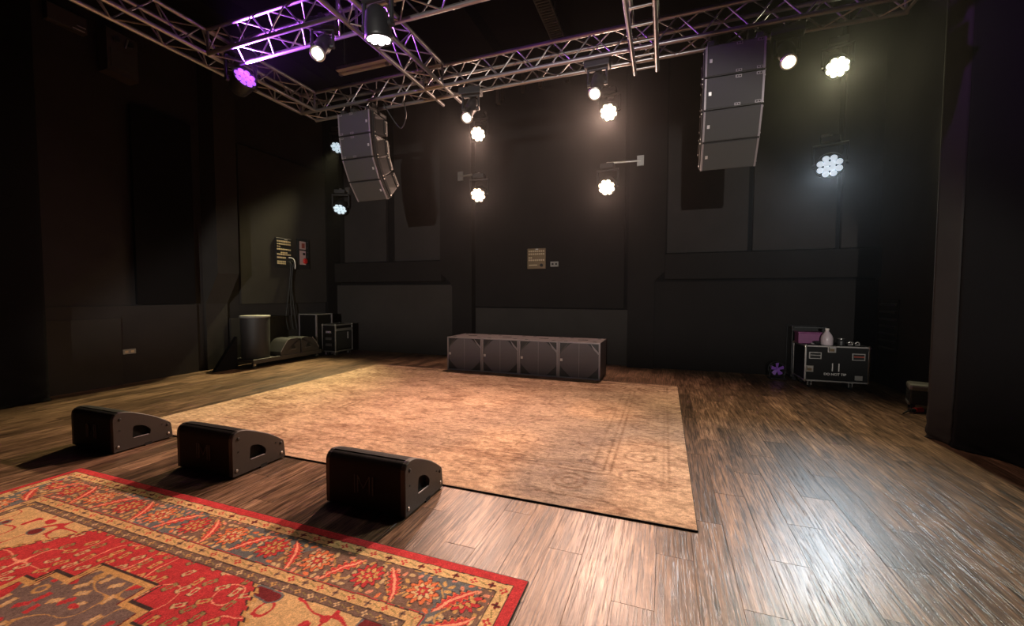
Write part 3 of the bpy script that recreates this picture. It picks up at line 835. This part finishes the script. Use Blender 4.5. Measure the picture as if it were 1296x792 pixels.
def wash_light(label, loc, target, col, power, emit, mount, size=70, group=None, blend=.5, r=.17, added_beams=()):
    """LED wash head with twelve lenses: loc is the centre of the lens face"""
    loc = Vector(loc); d = (Vector(target)-loc).normalized(); q = aim(d)
    t = thing('wash_light', label, 'stage light', loc, 0, group)
    hd = MB().lathe([(r*.55, .26), (r*.86, .22), (r*1.02, .10), (r*1.06, .02), (r*1.06, -.012), (r*.98, -.014), (r*.97, 0.004), (0.01, .004)], 28).build('head', 'plastic', t, (0, 0, 0), q)
    cells = MB(); cr = r*.235
    for k in range(12):
        if k < 4: a, rad_ = PI/4+k*PI/2, r*.30
        else: a, rad_ = PI/8+(k-4)*PI/4, r*.70
        x, y = rad_*math.cos(a), rad_*math.sin(a)
        cells.lathe([(cr*1.08, .003), (cr*1.0, -.006), (cr*.55, -.013), (.002, -.014)], 12, None, (x, y, 0))
    cells.build('lens_array', lens_mat(col if emit[1] is None else emit[1], emit[0]), hd)
    # yoke pivots at the middle of the head
    c = -d*.11
    up = Vector((0, 0, 1)); sx = d.cross(up).normalized()
    top = c+Vector((0, 0, r+.13))
    yk = MB()
    for s in (-1, 1):
        yk.tube(c+sx*s*(r+.01), c+sx*s*(r+.045), .035, 12)
        a = c+sx*s*(r+.035); b = top+sx*s*(r+.035)
        yk.tube(a, b, .02, 8)
    yk.tube(top-sx*(r+.05), top+sx*(r+.05), .028, 8)
    yk.build('yoke', 'plastic', t)
    bs = MB(); ang = math.atan2(sx.y, sx.x); mt = Matrix.Translation(top+Vector((0, 0, .075))) @ Matrix.Rotation(ang, 4, 'Z')
    bs.box((0, 0, 0), (.27, .20, .10), mt, .012); bs.build('base', 'plastic', t)
    if mount[0] == 'clamp':
        z = mount[1]-loc.z
        cl = MB(); p = top+Vector((0, 0, .12))
        e = Vector((mount[2][0]-loc.x, mount[2][1]-loc.y, z))
        cl.tube(p, (p.x, p.y, p.z+.03), .02, 8); cl.tube((p.x, p.y, p.z+.02), e, .018, 8); cl.box(e, (.06, .07, .07)); cl.build('clamp', 'paint', t)
    elif mount[0] == 'arm':
        a = Vector(mount[1])-loc
        ar = MB(); p = top+Vector((0, 0, .14)); a.z = p.z
        ar.tube(p-Vector((0, 0, .03)), p+Vector((0, 0, .02)), .03, 8)
        ar.tube(p, a, .022, 8)
        e = (a-p).normalized()
        ar.box((a.x, a.y, a.z), (.13, .03, .2))
        ar.build('wall_arm', 'alu_d', t)
    spot(t, d*.03, q, col, power, size, blend, r*.6)
    for (tg, pw, cc, sz, bl) in added_beams:  # added spots, aimed where the lens does not face
        spot(t, d*.03, aim(Vector(tg)-loc), cc, pw, sz, bl, r*.5)
    return t

BW = 'lamps on the back wall'
E_W = (9.0, (1.0, .72, .48)); E_C = (1.0, (.72, .90, 1.0)); E_L = (30.0, (1.0, .95, .62))
wash_light('glowing warm lamp, upper of the pair nearer the curved array', (-3.99, 8.60, 5.07), (-3.2, 2.3, 0), WARM, 2000, E_W, ('arm', (-3.99, 8.912, 0)), 62, blend=.8)
wash_light('glowing warm lamp on a pale arm, lower of the pair nearer the curved array', (-3.99, 8.60, 3.72), (-3.2, 3.6, 0), WARM, 420, E_W, ('arm', (-4.5, 8.733, 0)), 125)
wash_light('brightest warm lamp, high above the patch plate between ladder truss and straight array', (-1.12, 8.60, 5.13), (-1.9, 2.2, 0), WARM, 3500, (22.0, (1.0, .78, .52)), ('arm', (-1.12, 8.912, 0)), 58, blend=.9)
wash_light('glowing warm lamp below the brightest warm lamp, on a sideways arm', (-1.14, 8.60, 3.65), (-1.6, 3.4, 0), WARM, 600, (12.0, (1.0, .75, .5)), ('arm', (-.5, 8.733, 0)), 125)
wash_light('white twelve lens lamp, upper one behind the curved array', (-7.96, 8.60, 5.24), (-6.7, 4.9, 0), (1.0, .88, .46), 3000, E_C, ('arm', (-7.96, 8.883, 0)), 50, blend=.7)  # spot tinted yellow to get an olive floor, unlike the white lens
wash_light('white twelve lens lamp, lower one below the curved array', (-7.91, 8.60, 3.67), (-6.6, 5.8, .0), (1.0, .90, .50), 500, E_C, ('arm', (-7.91, 8.883, 0)), 50, blend=.7)  # yellow spot behind a white lens, also for the floor tint
wash_light('cool white twelve lens lamp on the back wall above the flight case', (2.60, 8.60, 3.69), (.55, 2.3, 0), COOL, 1400, (.95, (.76, .88, 1.0)), ('arm', (2.60, 8.883, 0)), 44, r=.20, blend=1.0)
wash_light('dazzling yellow white lamp high beside the straight array', (2.66, 8.60, 5.32), (1.2, 3.2, 0), (1.0, .91, .55), 1350, E_L, ('arm', (2.66, 8.883, 0)), 74, blend=1.0,
           added_beams=(((-7.6, 5.7, 0.3), 500, LIME, 27, .35),))  # added spot towards the side wall, not along the lens
wash_light('violet lamp hanging at the side wall truss', (-4.86, 3.74, 4.13), (-4.1, 3.55, 4.40), VIOLET, 2000, (1.7, (.50, .13, 1.0)), ('clamp', Z0, (-5.05, 3.80)), 86, r=.13,
           added_beams=(((-8.3, 7.2, 4.2), 45, VIOLET, 60, .9), ((-8.3, 4.3, 5.3), 220, VIOLET, 45, .8)))  # two added violet spots brighten the side wall, off the lens direction
wash_light('washlight with bright pinkish lenses at the truss crossing, tipped down', (-2.49, 3.23, 3.82), (-2.49, 3.68, 0), (1.0, .85, .85), 20, (9.0, (1.0, .88, .9)), ('clamp', Z0, (-2.49, 3.42)), 80, r=.115)

def profile_spot(label, lens, target, col, power, emit, top_z, size=80, rad=.062, length=.44, blend=.6, lamp_r=None):
    """tubular spot in a U bracket hanging from the truss"""
    lens = Vector(lens); d = (Vector(target)-lens).normalized(); q = aim(d)
    t = thing('spot_light', label, 'stage light', lens, 0)
    b = MB().lathe([(rad*1.05, length), (rad*1.25, length-.03), (rad*1.3, length*.55), (rad*1.02, length*.5), (rad*1.0, .02), (rad*1.18, .015), (rad*1.2, -.004), (.01, -.004)], 24).build('barrel', 'plastic', t, (0, 0, 0), q)
    MB().lathe([(rad*.95, -.004), (rad*.8, -.014), (rad*.3, -.022), (.002, -.023)], 24).build('lens', lens_mat(emit[1], emit[0]), b)
    MB().lathe([(rad*1.24, .004), (rad*1.24, -.012), (rad*1.0, -.012), (rad*1.0, .004)], 24).build('bezel', 'chrome', b)
    c = -d*(length*.55); sx = d.cross(Vector((0, 0, 1))).normalized(); R_ = rad*1.3+.03
    top = Vector((c.x, c.y, c.z+.17))
    yk = MB()
    for s in (-1, 1):
        yk.tube(c+sx*s*(R_-.03), c+sx*s*(R_+.01), .026, 10); yk.tube(c+sx*s*R_, top+sx*s*R_, .014, 8)
    yk.tube(top-sx*(R_+.012), top+sx*(R_+.012), .016, 8); yk.build('bracket', 'plastic', t)
    bs = MB(); mt = Matrix.Translation(top+Vector((0, 0, .05))) @ Matrix.Rotation(math.atan2(sx.y, sx.x), 4, 'Z')
    bs.box((0, 0, 0), (.30, .15, .09), mt, .01); bs.build('driver_box', 'plastic', t)
    z = top_z-lens.z
    MB().tube(top+Vector((0, 0, .08)), (top.x, top.y, max(z, top.z+.12)), .02, 8).box((top.x, top.y, max(z, top.z+.12)), (.05, .08, .07)).build('clamp', 'paint', t)
    spot(t, d*.03, q, col, power, size, blend, lamp_r or rad*.8)
    return t
E_S = (2.6, (.86, 1.0, .80))
profile_spot('tubular spot hanging at the end of the short truss, above a warm lamp', (-2.47, 4.98, 3.80), (-2.0, 1.6, 0), PEACH, 45, (2.2, (.9, 1.0, .9)), Z0, 100)
profile_spot('tubular spot under the long truss, beside the brightest warm lamp', (-.81, 4.98, 3.84), (-.9, 1.7, 0), PEACH, 55, (6.0, (.96, 1.0, .82)), Z0, 100)
profile_spot('tubular spot with a yellow rim beside the straight array', (1.13, 4.98, 3.84), (.75, 1.6, 0.6), LIME, 60, (6.0, (1.0, .92, .55)), Z0, 60)
profile_spot('tubular spot with a pale green lens in a wide bracket on the violet lit truss', (-3.40, 3.42, 3.97), (-2.3, 0.8, 0.8), LIME, 15, E_S, Z0, 95, rad=.062, length=.36)

# front-of-house lamp on a stand far behind the viewpoint
fh = Vector((.65, -7.3, 2.2)); az, el = math.radians(-13), math.radians(-18.4)
fd = Vector((math.sin(az)*math.cos(el), math.cos(az)*math.cos(el), math.sin(el)))
fs_ = profile_spot('front of house spot on a tall stand facing the stage', fh, fh+fd*10, (1.0, .95, .88), 5200, (8.0, (1.0, .95, .8)), 2.3, 61, rad=.09, length=.5, blend=.14, lamp_r=.015)
MB().b2(-.45, .45, .34, .345, -.50, -.048).build('beam_flap', 'plastic', fs_)  # unseen flap, added to keep the beam off the near floor and wedges
for x in (-.3, .3): MB().tube((x*.35, .0, -.10), (x, .34, -.30), .008, 6).build('flap_arm', 'plastic', fs_)
t = thing('lamp_stand', 'tall black tripod stand under the front of house spot', 'stand', (.65, -7.55, 0))
MB().tube((0, 0, .3), (0, 0, 2.02), .022, 10).build('pole', 'paint', t)
for k in range(3):
    a = 2*PI*k/3; MB().tube((0, 0, .75), (.5*math.cos(a), .5*math.sin(a), .015), .014, 8).build('leg', 'paint', t)

# ================================================================== FLUORESCENT FITTING
t = thing('fluorescent_fitting', 'slim white fluorescent fitting hung on two rods above the curved array', 'light fitting', (-4.96, 6.0, 5.40))
MB().prism([(-.10, .0), (.10, 0), (.05, .085), (-.05, .085)], -.52, .52, 'x').build('housing', 'offwhite', t)
MB().tube((-.47, 0, -.022), (.47, 0, -.022), .022, 12).build('tube', 'offwhite', t)
for x in (-.49, .49): MB().b2(x-.02, x+.02, -.03, .03, -.05, .0, bev=.004).build('tube_holder', 'alu_d', t)
for x in (-.40, .34):
    MB().tube((x, 0, .085), (x, 0, ZC-5.40-.002), .010, 8).build('rod', 'alu_d', t)
    MB().b2(x-.07, x+.07, -.03, .03, .085, .105).build('bracket', 'alu', t)

# ================================================================== THINGS ON THE WALLS
def patch_plate(label, loc, rz, w, h, rows, mat, sock, cat='patch panel'):
    t = thing('patch_panel', label, cat, loc, rz)
    MB().b2(-w/2, w/2, -.03, 0, -h/2, h/2, bev=.004).build('plate', mat, t)
    for (z, n, x0) in rows:
        for i in range(n):
            x = -w/2+.045+(x0+i)*(w-.09)/7.0
            MB().lathe([(.019, 0), (.019, .008), (.012, .010), (.010, .004)], 10, Matrix.Translation((x, -.03, z*h)) @ Matrix.Rotation(PI/2, 4, 'X')).build('socket', sock, t)
    return t
pp = patch_plate('brass coloured patch plate with rows of sockets on the back wall', (-2.70, 8.925, 2.29), 0, .42, .45, [(.36, 8, 0), (.22, 8, 0), (.04, 2, 0), (-.08, 8, 0)], 'brass', 'gold')
MB().b2(-.17, .02, -.034, -.03, -.155, -.135).build('label_strip', 'gold', pp)
MB().tube((.12, -.03, -.15), (.12, -.05, -.15), .035, 12).build('power_inlet', 'dark', pp)
MB().b2(-.02, .04, -.036, -.03, .195, .215).build('name_tag', 'badge', pp)
t = thing('wall_socket', 'small grey double socket beside the brass patch plate', 'socket', (-2.29, 8.925, 2.16))
MB().b2(-.09, .09, -.02, 0, -.055, .055, bev=.004).build('plate', 'grey', t)
for x in (-.04, .04): MB().b2(x-.022, x+.022, -.023, -.02, -.02, .02).build('outlet', 'dark', t)
pl = patch_plate('black patch panel with many sockets and plugged cables on the side wall', (XL+.06, 7.24, 2.44), PI/2, .42, .68, [(.38, 8, 0), (.29, 8, 0), (.20, 2, 0), (.11, 8, 0), (.0, 4, 2), (-.06, 8, 0), (-.17, 5, 0), (-.30, 5, 0), (-.37, 5, 0)], 'plastic', 'gold')
MB().b2(.02, .10, -.034, -.03, .30, .315).build('name_tag', 'badge', pl)
MB().b2(-.2, .2, -.034, -.03, .326, .334).build('top_edge', 'trim', pl)
for i, (y, z, ye, mt, rr) in enumerate(((7.33, 2.24, 7.22, 'cable', .012), (7.37, 2.20, 7.36, 'cable', .010), (7.40, 2.27, 7.46, 'cable', .010), (7.42, 2.22, 7.44, 'white', .011))):
    c = MB()
    if mt == 'cable': c.wire([(XL+.09, y, z), (XL+.16, y+.02, z-.02), (XL+.17, y+.02, z-.12), (XL+.13, y, z-.6), (XL+.14, ye, 1.0), (XL+.16, ye+.03, .66)], rr)
    else: c.wire([(XL+.09, y-.05, z+.12), (XL+.17, y, z+.10), (XL+.19, y+.03, z), (XL+.17, y+.05, z-.14)], rr)
    tag(c.build('cable', mt), ['thick black cable dropping from the side wall patch panel behind the wedge speakers', 'black cable plugged in next to the thick one on the side wall patch panel', 'black cable nearest the stop button panel, dropping from the patch panel', 'short white cable end curling out of the side wall patch panel'][i], 'cable')
t = thing('stop_panel', 'black panel with pinkish plate and red stop button on the side wall', 'control panel', (XL+.06, 7.79, 2.46), PI/2)
MB().b2(-.17, .17, -.04, 0, -.36, .36, bev=.004).build('box', 'plastic', t)
MB().b2(-.12, .06, -.046, -.04, .11, .30).build('upper_plate', 'pinkp', t)
MB().b2(-.06, .03, -.048, -.045, .14, .26).build('display', 'redh', t)
lp = MB().b2(-.12, .06, -.046, -.04, -.26, .08).build('lower_plate', 'pinkp', t)
MB().tube((0, -.045, -.0), (0, -.06, -.0), .03, 14).build('key_switch', 'dark', lp)
MB().lathe([(.03, 0), (.03, .03), (.065, .035), (.068, .055), (.05, .066), (.005, .068)], 18, Matrix.Translation((.0, -.045, -.17)) @ Matrix.Rotation(PI/2, 4, 'X')).build('stop_button', 'redp', lp)
for z in (.3, .16, .05, -.06, -.2): MB().lathe([(.008, 0), (.008, .006)], 8, Matrix.Translation((.12, -.04, z)) @ Matrix.Rotation(PI/2, 4, 'X')).build('rivet', 'trim', t)
t = thing('wall_socket', 'small pale double socket low on the side wall beside the hatch board', 'socket', (XL+.05, 4.23, .53), PI/2)
MB().b2(-.09, .09, -.02, 0, -.04, .04, bev=.004).build('plate', 'grey', t)
for x in (-.04, .04): MB().b2(x-.022, x+.022, -.023, -.02, -.018, .018).build('outlet', 'gold', t)
# boxes high on the side wall
t = thing('wall_speaker', 'boxy dark speaker on a bracket high on the side wall, violet sheen', 'speaker', (XL, 4.18, 5.25), PI/2)
MB().prism([(-.20, -.30), (.20, -.34), (.20, .30), (-.20, .34)], -.30, -.06, 'y').build('cabinet', 'purple' if False else 'paint_b', t)
MB().b2(-.16, .16, -.31, -.295, -.24, .05, bev=.004).build('grille', 'grille', t)
MB().b2(-.05, .05, -.07, .0, -.05, .2).build('bracket', 'paint', t)
MB().tube((.03, -.31, .12), (.06, -.33, .26), .012, 8).build('connector', 'chrome', t)
for x in (-.08, .1): MB().tube((x, -.30, .20), (x, -.33, .20), .04, 12).build('knob', 'plastic', t)
t = thing('junction_box', 'dark junction box with a pale switch high on the side wall', 'electrical box', (XL, 3.62, 5.50), PI/2)
MB().b2(-.22, .22, -.12, 0, -.10, .14, bev=.01).build('box', 'paint_b', t)
MB().b2(.10, .20, -.125, -.118, -.03, -.015).build('switch', 'badge', t)
MB().b2(.05, .19, -.125, -.118, -.085, -.07).build('label_strip', 'badge', t)
# vent slats on the right wall
t = thing('wall_vent', 'dark louvred vent low on the wall behind the flight case', 'vent', (XR, 8.45, 1.0), -PI/2)
MB().b2(-.28, .28, -.02, 0, -.42, .42).build('backing', 'dark', t)
for i in range(7):
    z = -.36+i*.12
    MB().b2(-.26, .26, -.05, -.018, z-.015, z+.015, mat=Matrix.Translation((0, 0, z)) @ Matrix.Rotation(.5, 4, 'X') @ Matrix.Translation((0, 0, -z))).build('slat', 'grille', t)

# ================================================================== FLIGHT CASE AND THE THINGS ON IT
def caster(parent, x, y, h, mat='alu_d'):
    c = MB().b2(x-.04, x+.04, y-.035, y+.035, h-.012, h).b2(x-.028, x-.018, y-.025, y+.03, h-.075, h-.01).b2(x+.018, x+.028, y-.025, y+.03, h-.075, h-.01).build('caster', mat, parent)
    r = (h-.012)*.46
    MB().tube((x-.016, y+.012, r), (x+.016, y+.012, r), r, 16).build('wheel', 'dark', c)
    return c
def edge_bar(parent, a, b, s, mat='alu_d', name='edge_trim'):
    mat = EDGE[0]
    a, b = Vector(a), Vector(b); c = (a+b)/2; d = b-a
    sz = [max(abs(d[i]), s) + (0 if abs(d[i]) > s else 0) for i in range(3)]
    return MB().box(c, sz, None, s*.2).build(name, mat, parent)
EDGE = ['alu_d']
def flight_case(t, W, D, z0, H, e=.026, mat='laminate', edge='alu_d'):
    EDGE[0] = edge
    MB().b2(-W/2+.004, W/2-.004, .004, D-.004, z0+.004, z0+H-.004).build('body', mat, t)
    X_ = (-W/2+e/2-.002, W/2-e/2+.002); Y_ = (e/2-.002, D-e/2+.002); Z_ = (z0+e/2-.002, z0+H-e/2+.002)
    for y in Y_:
        for z in Z_: edge_bar(t, (-W/2, y, z), (W/2, y, z), e)
    for x in X_:
        for z in Z_: edge_bar(t, (x, 0, z), (x, D, z), e)
        for y in Y_: edge_bar(t, (x, y, z0), (x, y, z0+H), e)
    for x in X_:
        for y in Y_:
            for z in Z_:
                MB().lathe([(.004, -.026), (.018, -.019), (.026, 0), (.018, .019), (.004, .026)], 10, Matrix.Translation((x, y, z))).build('ball_corner', 'chrome' if edge == 'alu_d' else edge, t)
FC = thing('flight_case', 'black flight case with aluminium edges, reading DO NOT TIP, on casters', 'flight case', (2.565, 7.86, 0), 0.02)
W, D, z0, H = .86, .60, .115, .575
flight_case(FC, W, D, z0, H)
for x in (-W/2+.09, W/2-.22):
    for y in (.08, D-.1): caster(FC, x, y, z0)
def latch(parent, x, z, y=-.002):
    l = MB().b2(x-.055, x+.055, y-.008, y+.004, z-.05, z+.05, bev=.004).build('butterfly_latch', 'chrome', parent)
    MB().b2(x-.03, x+.03, y-.016, y-.006, z-.03, z+.012, bev=.003).build('wing', 'brass', l)
    MB().b2(x-.042, x-.034, y-.014, y-.006, z-.035, z+.035).build('hasp', 'dark', l)
    return l
def dish_handle(parent, x, z, mat):
    l = MB().b2(x-.085, x+.085, -.006, .002, z-.055, z+.055, bev=.003).build('handle_dish', 'alu_d', parent)
    MB().b2(x-.07, x+.07, -.0085, -.005, z-.042, z+.042).build('recess', 'dark', l)
    MB().tube((x-.065, -.016, z+.005), (x+.065, -.016, z+.005), .013, 10).build('grip', mat, l)
    return l
latch(FC, -.07, z0+H-.055); latch(FC, -.365, z0+.20)
dish_handle(FC, -.29, z0+H-.16, 'alu_d'); dish_handle(FC, .28, z0+H-.16, 'redh')
text_mesh('stencil_text', 'DO NOT TIP', .052, 'white', FC, (-.02, -.001, z0+.125), (PI/2, 0, 0))
for x in (-.055, .03):
    MB().b2(x-.006, x+.006, -.002, .004, z0+.175, z0+.30).build('stencil_arrow', 'white', FC)
MB().b2(.24, .34, -.002, .004, z0+.05, z0+.12).build('sticker', 'grey', FC)
FT = z0+H
t = thing('jug', 'pale plastic jug with narrow neck standing on the flight case', 'bottle', (2.46, 7.98, FT+.003))
MB().lathe([(.075, 0), (.082, .01), (.082, .11), (.070, .15), (.04, .20), (.024, .225), (.024, .245)], 22).build('body', 'jug', t)
MB().lathe([(.028, .238), (.028, .262), (.024, .266)], 16).build('cap', 'offwhite', t)
t = thing('storage_box', 'plum coloured storage box behind the jug on the flight case', 'box', (2.27, 8.20, FT+.003))
MB().b2(-.17, .17, -.11, .11, 0, .17, bev=.008).build('tub', 'purple', t)
MB().b2(-.18, .18, -.12, .12, .17, .19, bev=.005).build('lid', 'purple', t)
t = thing('hand_drill', 'small dark tool lying between the jug and the storage box on the flight case', 'tool', (2.345, 8.00, FT+.003), .4)
MB().tube((-.05, 0, .03), (.05, 0, .03), .028, 12).build('barrel', 'plastic', t); MB().tube((.05, 0, .03), (.085, 0, .03), .014, 10).build('chuck', 'chrome', t); MB().tube((-.03, 0, .012), (-.07, .05, .012), .012, 8).build('grip', 'grey', t)
t = thing('tape_roll', 'low round roll with a silver rim on the flight case', 'tape', (2.66, 8.02, FT+.003))
MB().lathe([(.05, 0), (.052, .05), (.05, .1), (.03, .1), (.03, .0)], 20).build('roll', 'plastic', t); MB().lathe([(.052, .1), (.052, .11), (.03, .11), (.03, .1)], 20).build('rim', 'chrome', t)
for i, (x, lab) in enumerate(((2.78, 'little steel shackle beside the tape roll on the flight case'), (2.87, 'little steel clamp at the handle end of the flight case top'))):
    t = thing('shackle' if i == 0 else 'small_clamp', lab, 'hardware', (x, 8.0, FT+.003))
    MB().tube((-.03, 0, .012), (.03, 0, .012), .012, 8).build('pin', 'chrome', t); MB().wire([(-.025, 0, .012), (-.025, 0, .04), (0, 0, .06), (.025, 0, .04), (.025, 0, .012)], .008).build('bow', 'chrome', t)
# black case behind
t = thing('stacked_case', 'plain black case behind the flight case, faint metal top edge', 'flight case', (2.36, 8.50, 0), 0)
flight_case(t, .50, .34, .06, .88, .02, 'dark', 'plastic')
for x in (-.19, .19): MB().b2(x-.03, x+.03, .05, .29, 0, .06).build('runner', 'dark', t)

# small floor fan with violet blades
t = thing('floor_fan', 'small floor fan with violet blades beside the flight case', 'fan', (1.90, 8.50, 0), .2)
MB().b2(-.13, .13, -.08, .08, 0, .03, bev=.008).build('base', 'plastic', t)
for s in (-1, 1): MB().tube((s*.12, 0, .03), (s*.12, 0, .17), .009, 8).build('stand', 'plastic', t)
ring = MB()
for i in range(24):
    a, b = 2*PI*i/24, 2*PI*(i+1)/24
    for y in (-.05, .05): ring.tube((.125*math.cos(a), y, .175+.125*math.sin(a)), (.125*math.cos(b), y, .175+.125*math.sin(b)), .006, 6, cap=False)
    if i % 3 == 0: ring.tube((.125*math.cos(a), -.05, .175+.125*math.sin(a)), (.125*math.cos(a), .05, .175+.125*math.sin(a)), .004, 6)
ring.build('cage', 'plastic', t)
MB().tube((0, -.035, .175), (0, .045, .175), .03, 14).build('hub', 'fanp', t)
for k in range(5):
    a = 2*PI*k/5+.3
    mt = Matrix.Translation((0, 0, .175)) @ Matrix.Rotation(-a, 4, 'Y') @ Matrix.Rotation(.5, 4, 'X')
    MB().prism([(.025, -.02), (.11, -.038), (.117, .0), (.105, .04), (.025, .02)], -.003, .003, 'y', mt).build('blade', 'fanp', t)

# power box with red plug by the drape
t = thing('power_box', 'grey portable power box with rounded top half hidden by the drape', 'power box', (3.17, 6.85, 0), -.3)
MB().b2(-.14, .14, -.16, .16, .09, .30, bev=.02).build('body', 'plastic', t)
MB().b2(-.145, .145, -.165, .165, .26, .35, bev=.03).build('lid', 'grey', t)
MB().b2(-.15, -.13, -.14, .14, .08, .11).build('rail', 'alu_d', t)
for y in (-.12, .12):
    for x in (-.1, .1): MB().b2(x-.02, x+.02, y-.02, y+.02, 0, .095).build('leg', 'dark', t)
for y in (-.06, .06): MB().b2(-.146, -.138, y-.045, y+.045, .14, .24, bev=.003).build('outlet_cover', 'dark', t)
t = thing('red_plug', 'red and black power plug lying on the floor below the power box', 'plug', (3.02, 6.66, .035), .5)
MB().tube((-.02, 0, 0), (.09, 0, 0), .034, 14).build('shell', 'redp', t)
MB().tube((-.09, 0, 0), (-.02, 0, 0), .026, 12).build('collar', 'plastic', t); MB().wire([(-.09, 0, 0), (-.15, -.01, -.01), (-.22, -.03, -.024)], .009).build('lead', 'cable', t)

# ================================================================== THE LEFT CORNER
t = thing('dolly', 'low black dolly on casters under the wedge speakers by the side wall', 'dolly', (-7.93, 6.72, 0), 0)
MB().b2(-.33, .33, -.86, .86, .125, .165, bev=.005).build('deck', 'wood', t)
for y in (-.80, .78):
    for x in (-.26, .26): caster(t, x, y, .125)
MB().b2(.29, .345, -.87, .87, .10, .185, bev=.006).build('bumper', 'paint_b', t)
t = thing('barrel', 'dark round barrel with a pale rim standing on the dolly', 'barrel', (-7.92, 6.17, .167), 0)
MB().lathe([(.245, 0), (.255, .02), (.262, .40), (.268, .84), (.268, .85)], 32).build('shell', 'paint', t)
MB().lathe([(.268, .84), (.278, .845), (.278, .875), (.268, .88)], 32).build('rim', 'grey', t)
MB().lathe([(.262, .872), (.10, .876), (.01, .878)], 32).build('lid', 'paint_b', t)
def corner_wedge(y, flip, label):
    t = thing('small_wedge_speaker', label, 'speaker', (-7.60, y, .187), 0, 'small wedge speakers on the dolly')
    prof = rounded([(-.24, .0), (-.26, .06), (-.05, .33), (.20, .34), (.25, .30), (.25, 0)], [.01, .03, .10, .06, .03, .01])
    if flip: prof = [(-u, v) for u, v in reversed(prof)]
    MB().prism(prof, -.44, -.02, 'x', smooth=True).build('cabinet', 'paint', t)
    ck = MB().prism(prof, -.02, .0, 'x').build('end_cheek', 'paint_b', t)
    s = -1 if flip else 1
    h = rounded([(s*.0, .10), (s*.03, .19), (s*.08, .20), (s*.14, .10)], [.01, .02, .02, .01], 3)
    MB().prism(h if not flip else h[::-1], -.005, .003, 'x').build('handle_recess', 'dark', ck)
    MB().tube((.001, s*.0, .10), (.001, s*.14, .10), .006, 6).build('handle_lip', 'trim', ck)
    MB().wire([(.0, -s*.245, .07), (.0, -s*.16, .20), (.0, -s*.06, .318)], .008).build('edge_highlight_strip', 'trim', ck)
    return t
corner_wedge(6.74, False, 'small wedge speaker on the dolly next to the round barrel')
corner_wedge(7.27, True, 'small wedge speaker on the dolly next to the tall cabinet')
t = thing('tall_cabinet', 'tall dark equipment cabinet with pale edge behind the wedge speakers', 'cabinet', (-8.04, 7.765, 0), 0)
MB().b2(-.26, .26, -.14, .36, .0, .99, bev=.008).build('body', 'laminate', t)
for x in (-.26, .26): MB().b2(x-.014, x+.014, -.15, -.12, .0, 1.0).build('edge_trim', 'trim', t)
MB().b2(-.275, .275, -.15, .365, .99, 1.01).build('top_trim', 'grey', t)
MB().b2(.25, .274, .33, .365, .0, 1.0).build('edge_trim', 'trim', t)
RK = thing('rack_case', 'small rack case with aluminium edges and open equipment front in the corner', 'flight case', (-7.38, 7.80, 0), PI/2+.0)
flight_case(RK, .58, .42, .10, .66, .03, 'laminate')
RK.location = (-7.34, 8.06, 0)
for x in (-.22, .22):
    for y in (.07, .34): caster(RK, x, y, .10)
MB().b2(-.24, .24, -.004, .005, .17, .58).build('door_panel', 'dark', RK)
MB().b2(-.26, .26, -.008, .003, .60, .66).build('upper_panel', 'alu_d', RK)
MB().b2(.10, .125, -.012, .0, .40, .56).build('handle', 'badge', RK)
for i in range(3): MB().b2(-W/2*.0-.296, -.288, .12, .30, .24+i*.15, .30+i*.15).build('rack_unit', 'grille', RK)
for i in range(5): MB().b2(-.300, -.292, .14+i*.03, .155+i*.03, .56, .60).build('connector', 'badge', RK)
# flat black three-cornered shape in front of the side wall
t = MB().prism([(5.36, .0), (5.80, .0), (5.82, .06), (5.82, .64), (5.76, .56)], -8.06, -7.98, 'x').build('dark_triangle', 'fabric_d')
tag(t, 'black three cornered shape standing at the side wall beside the barrel', 'board')
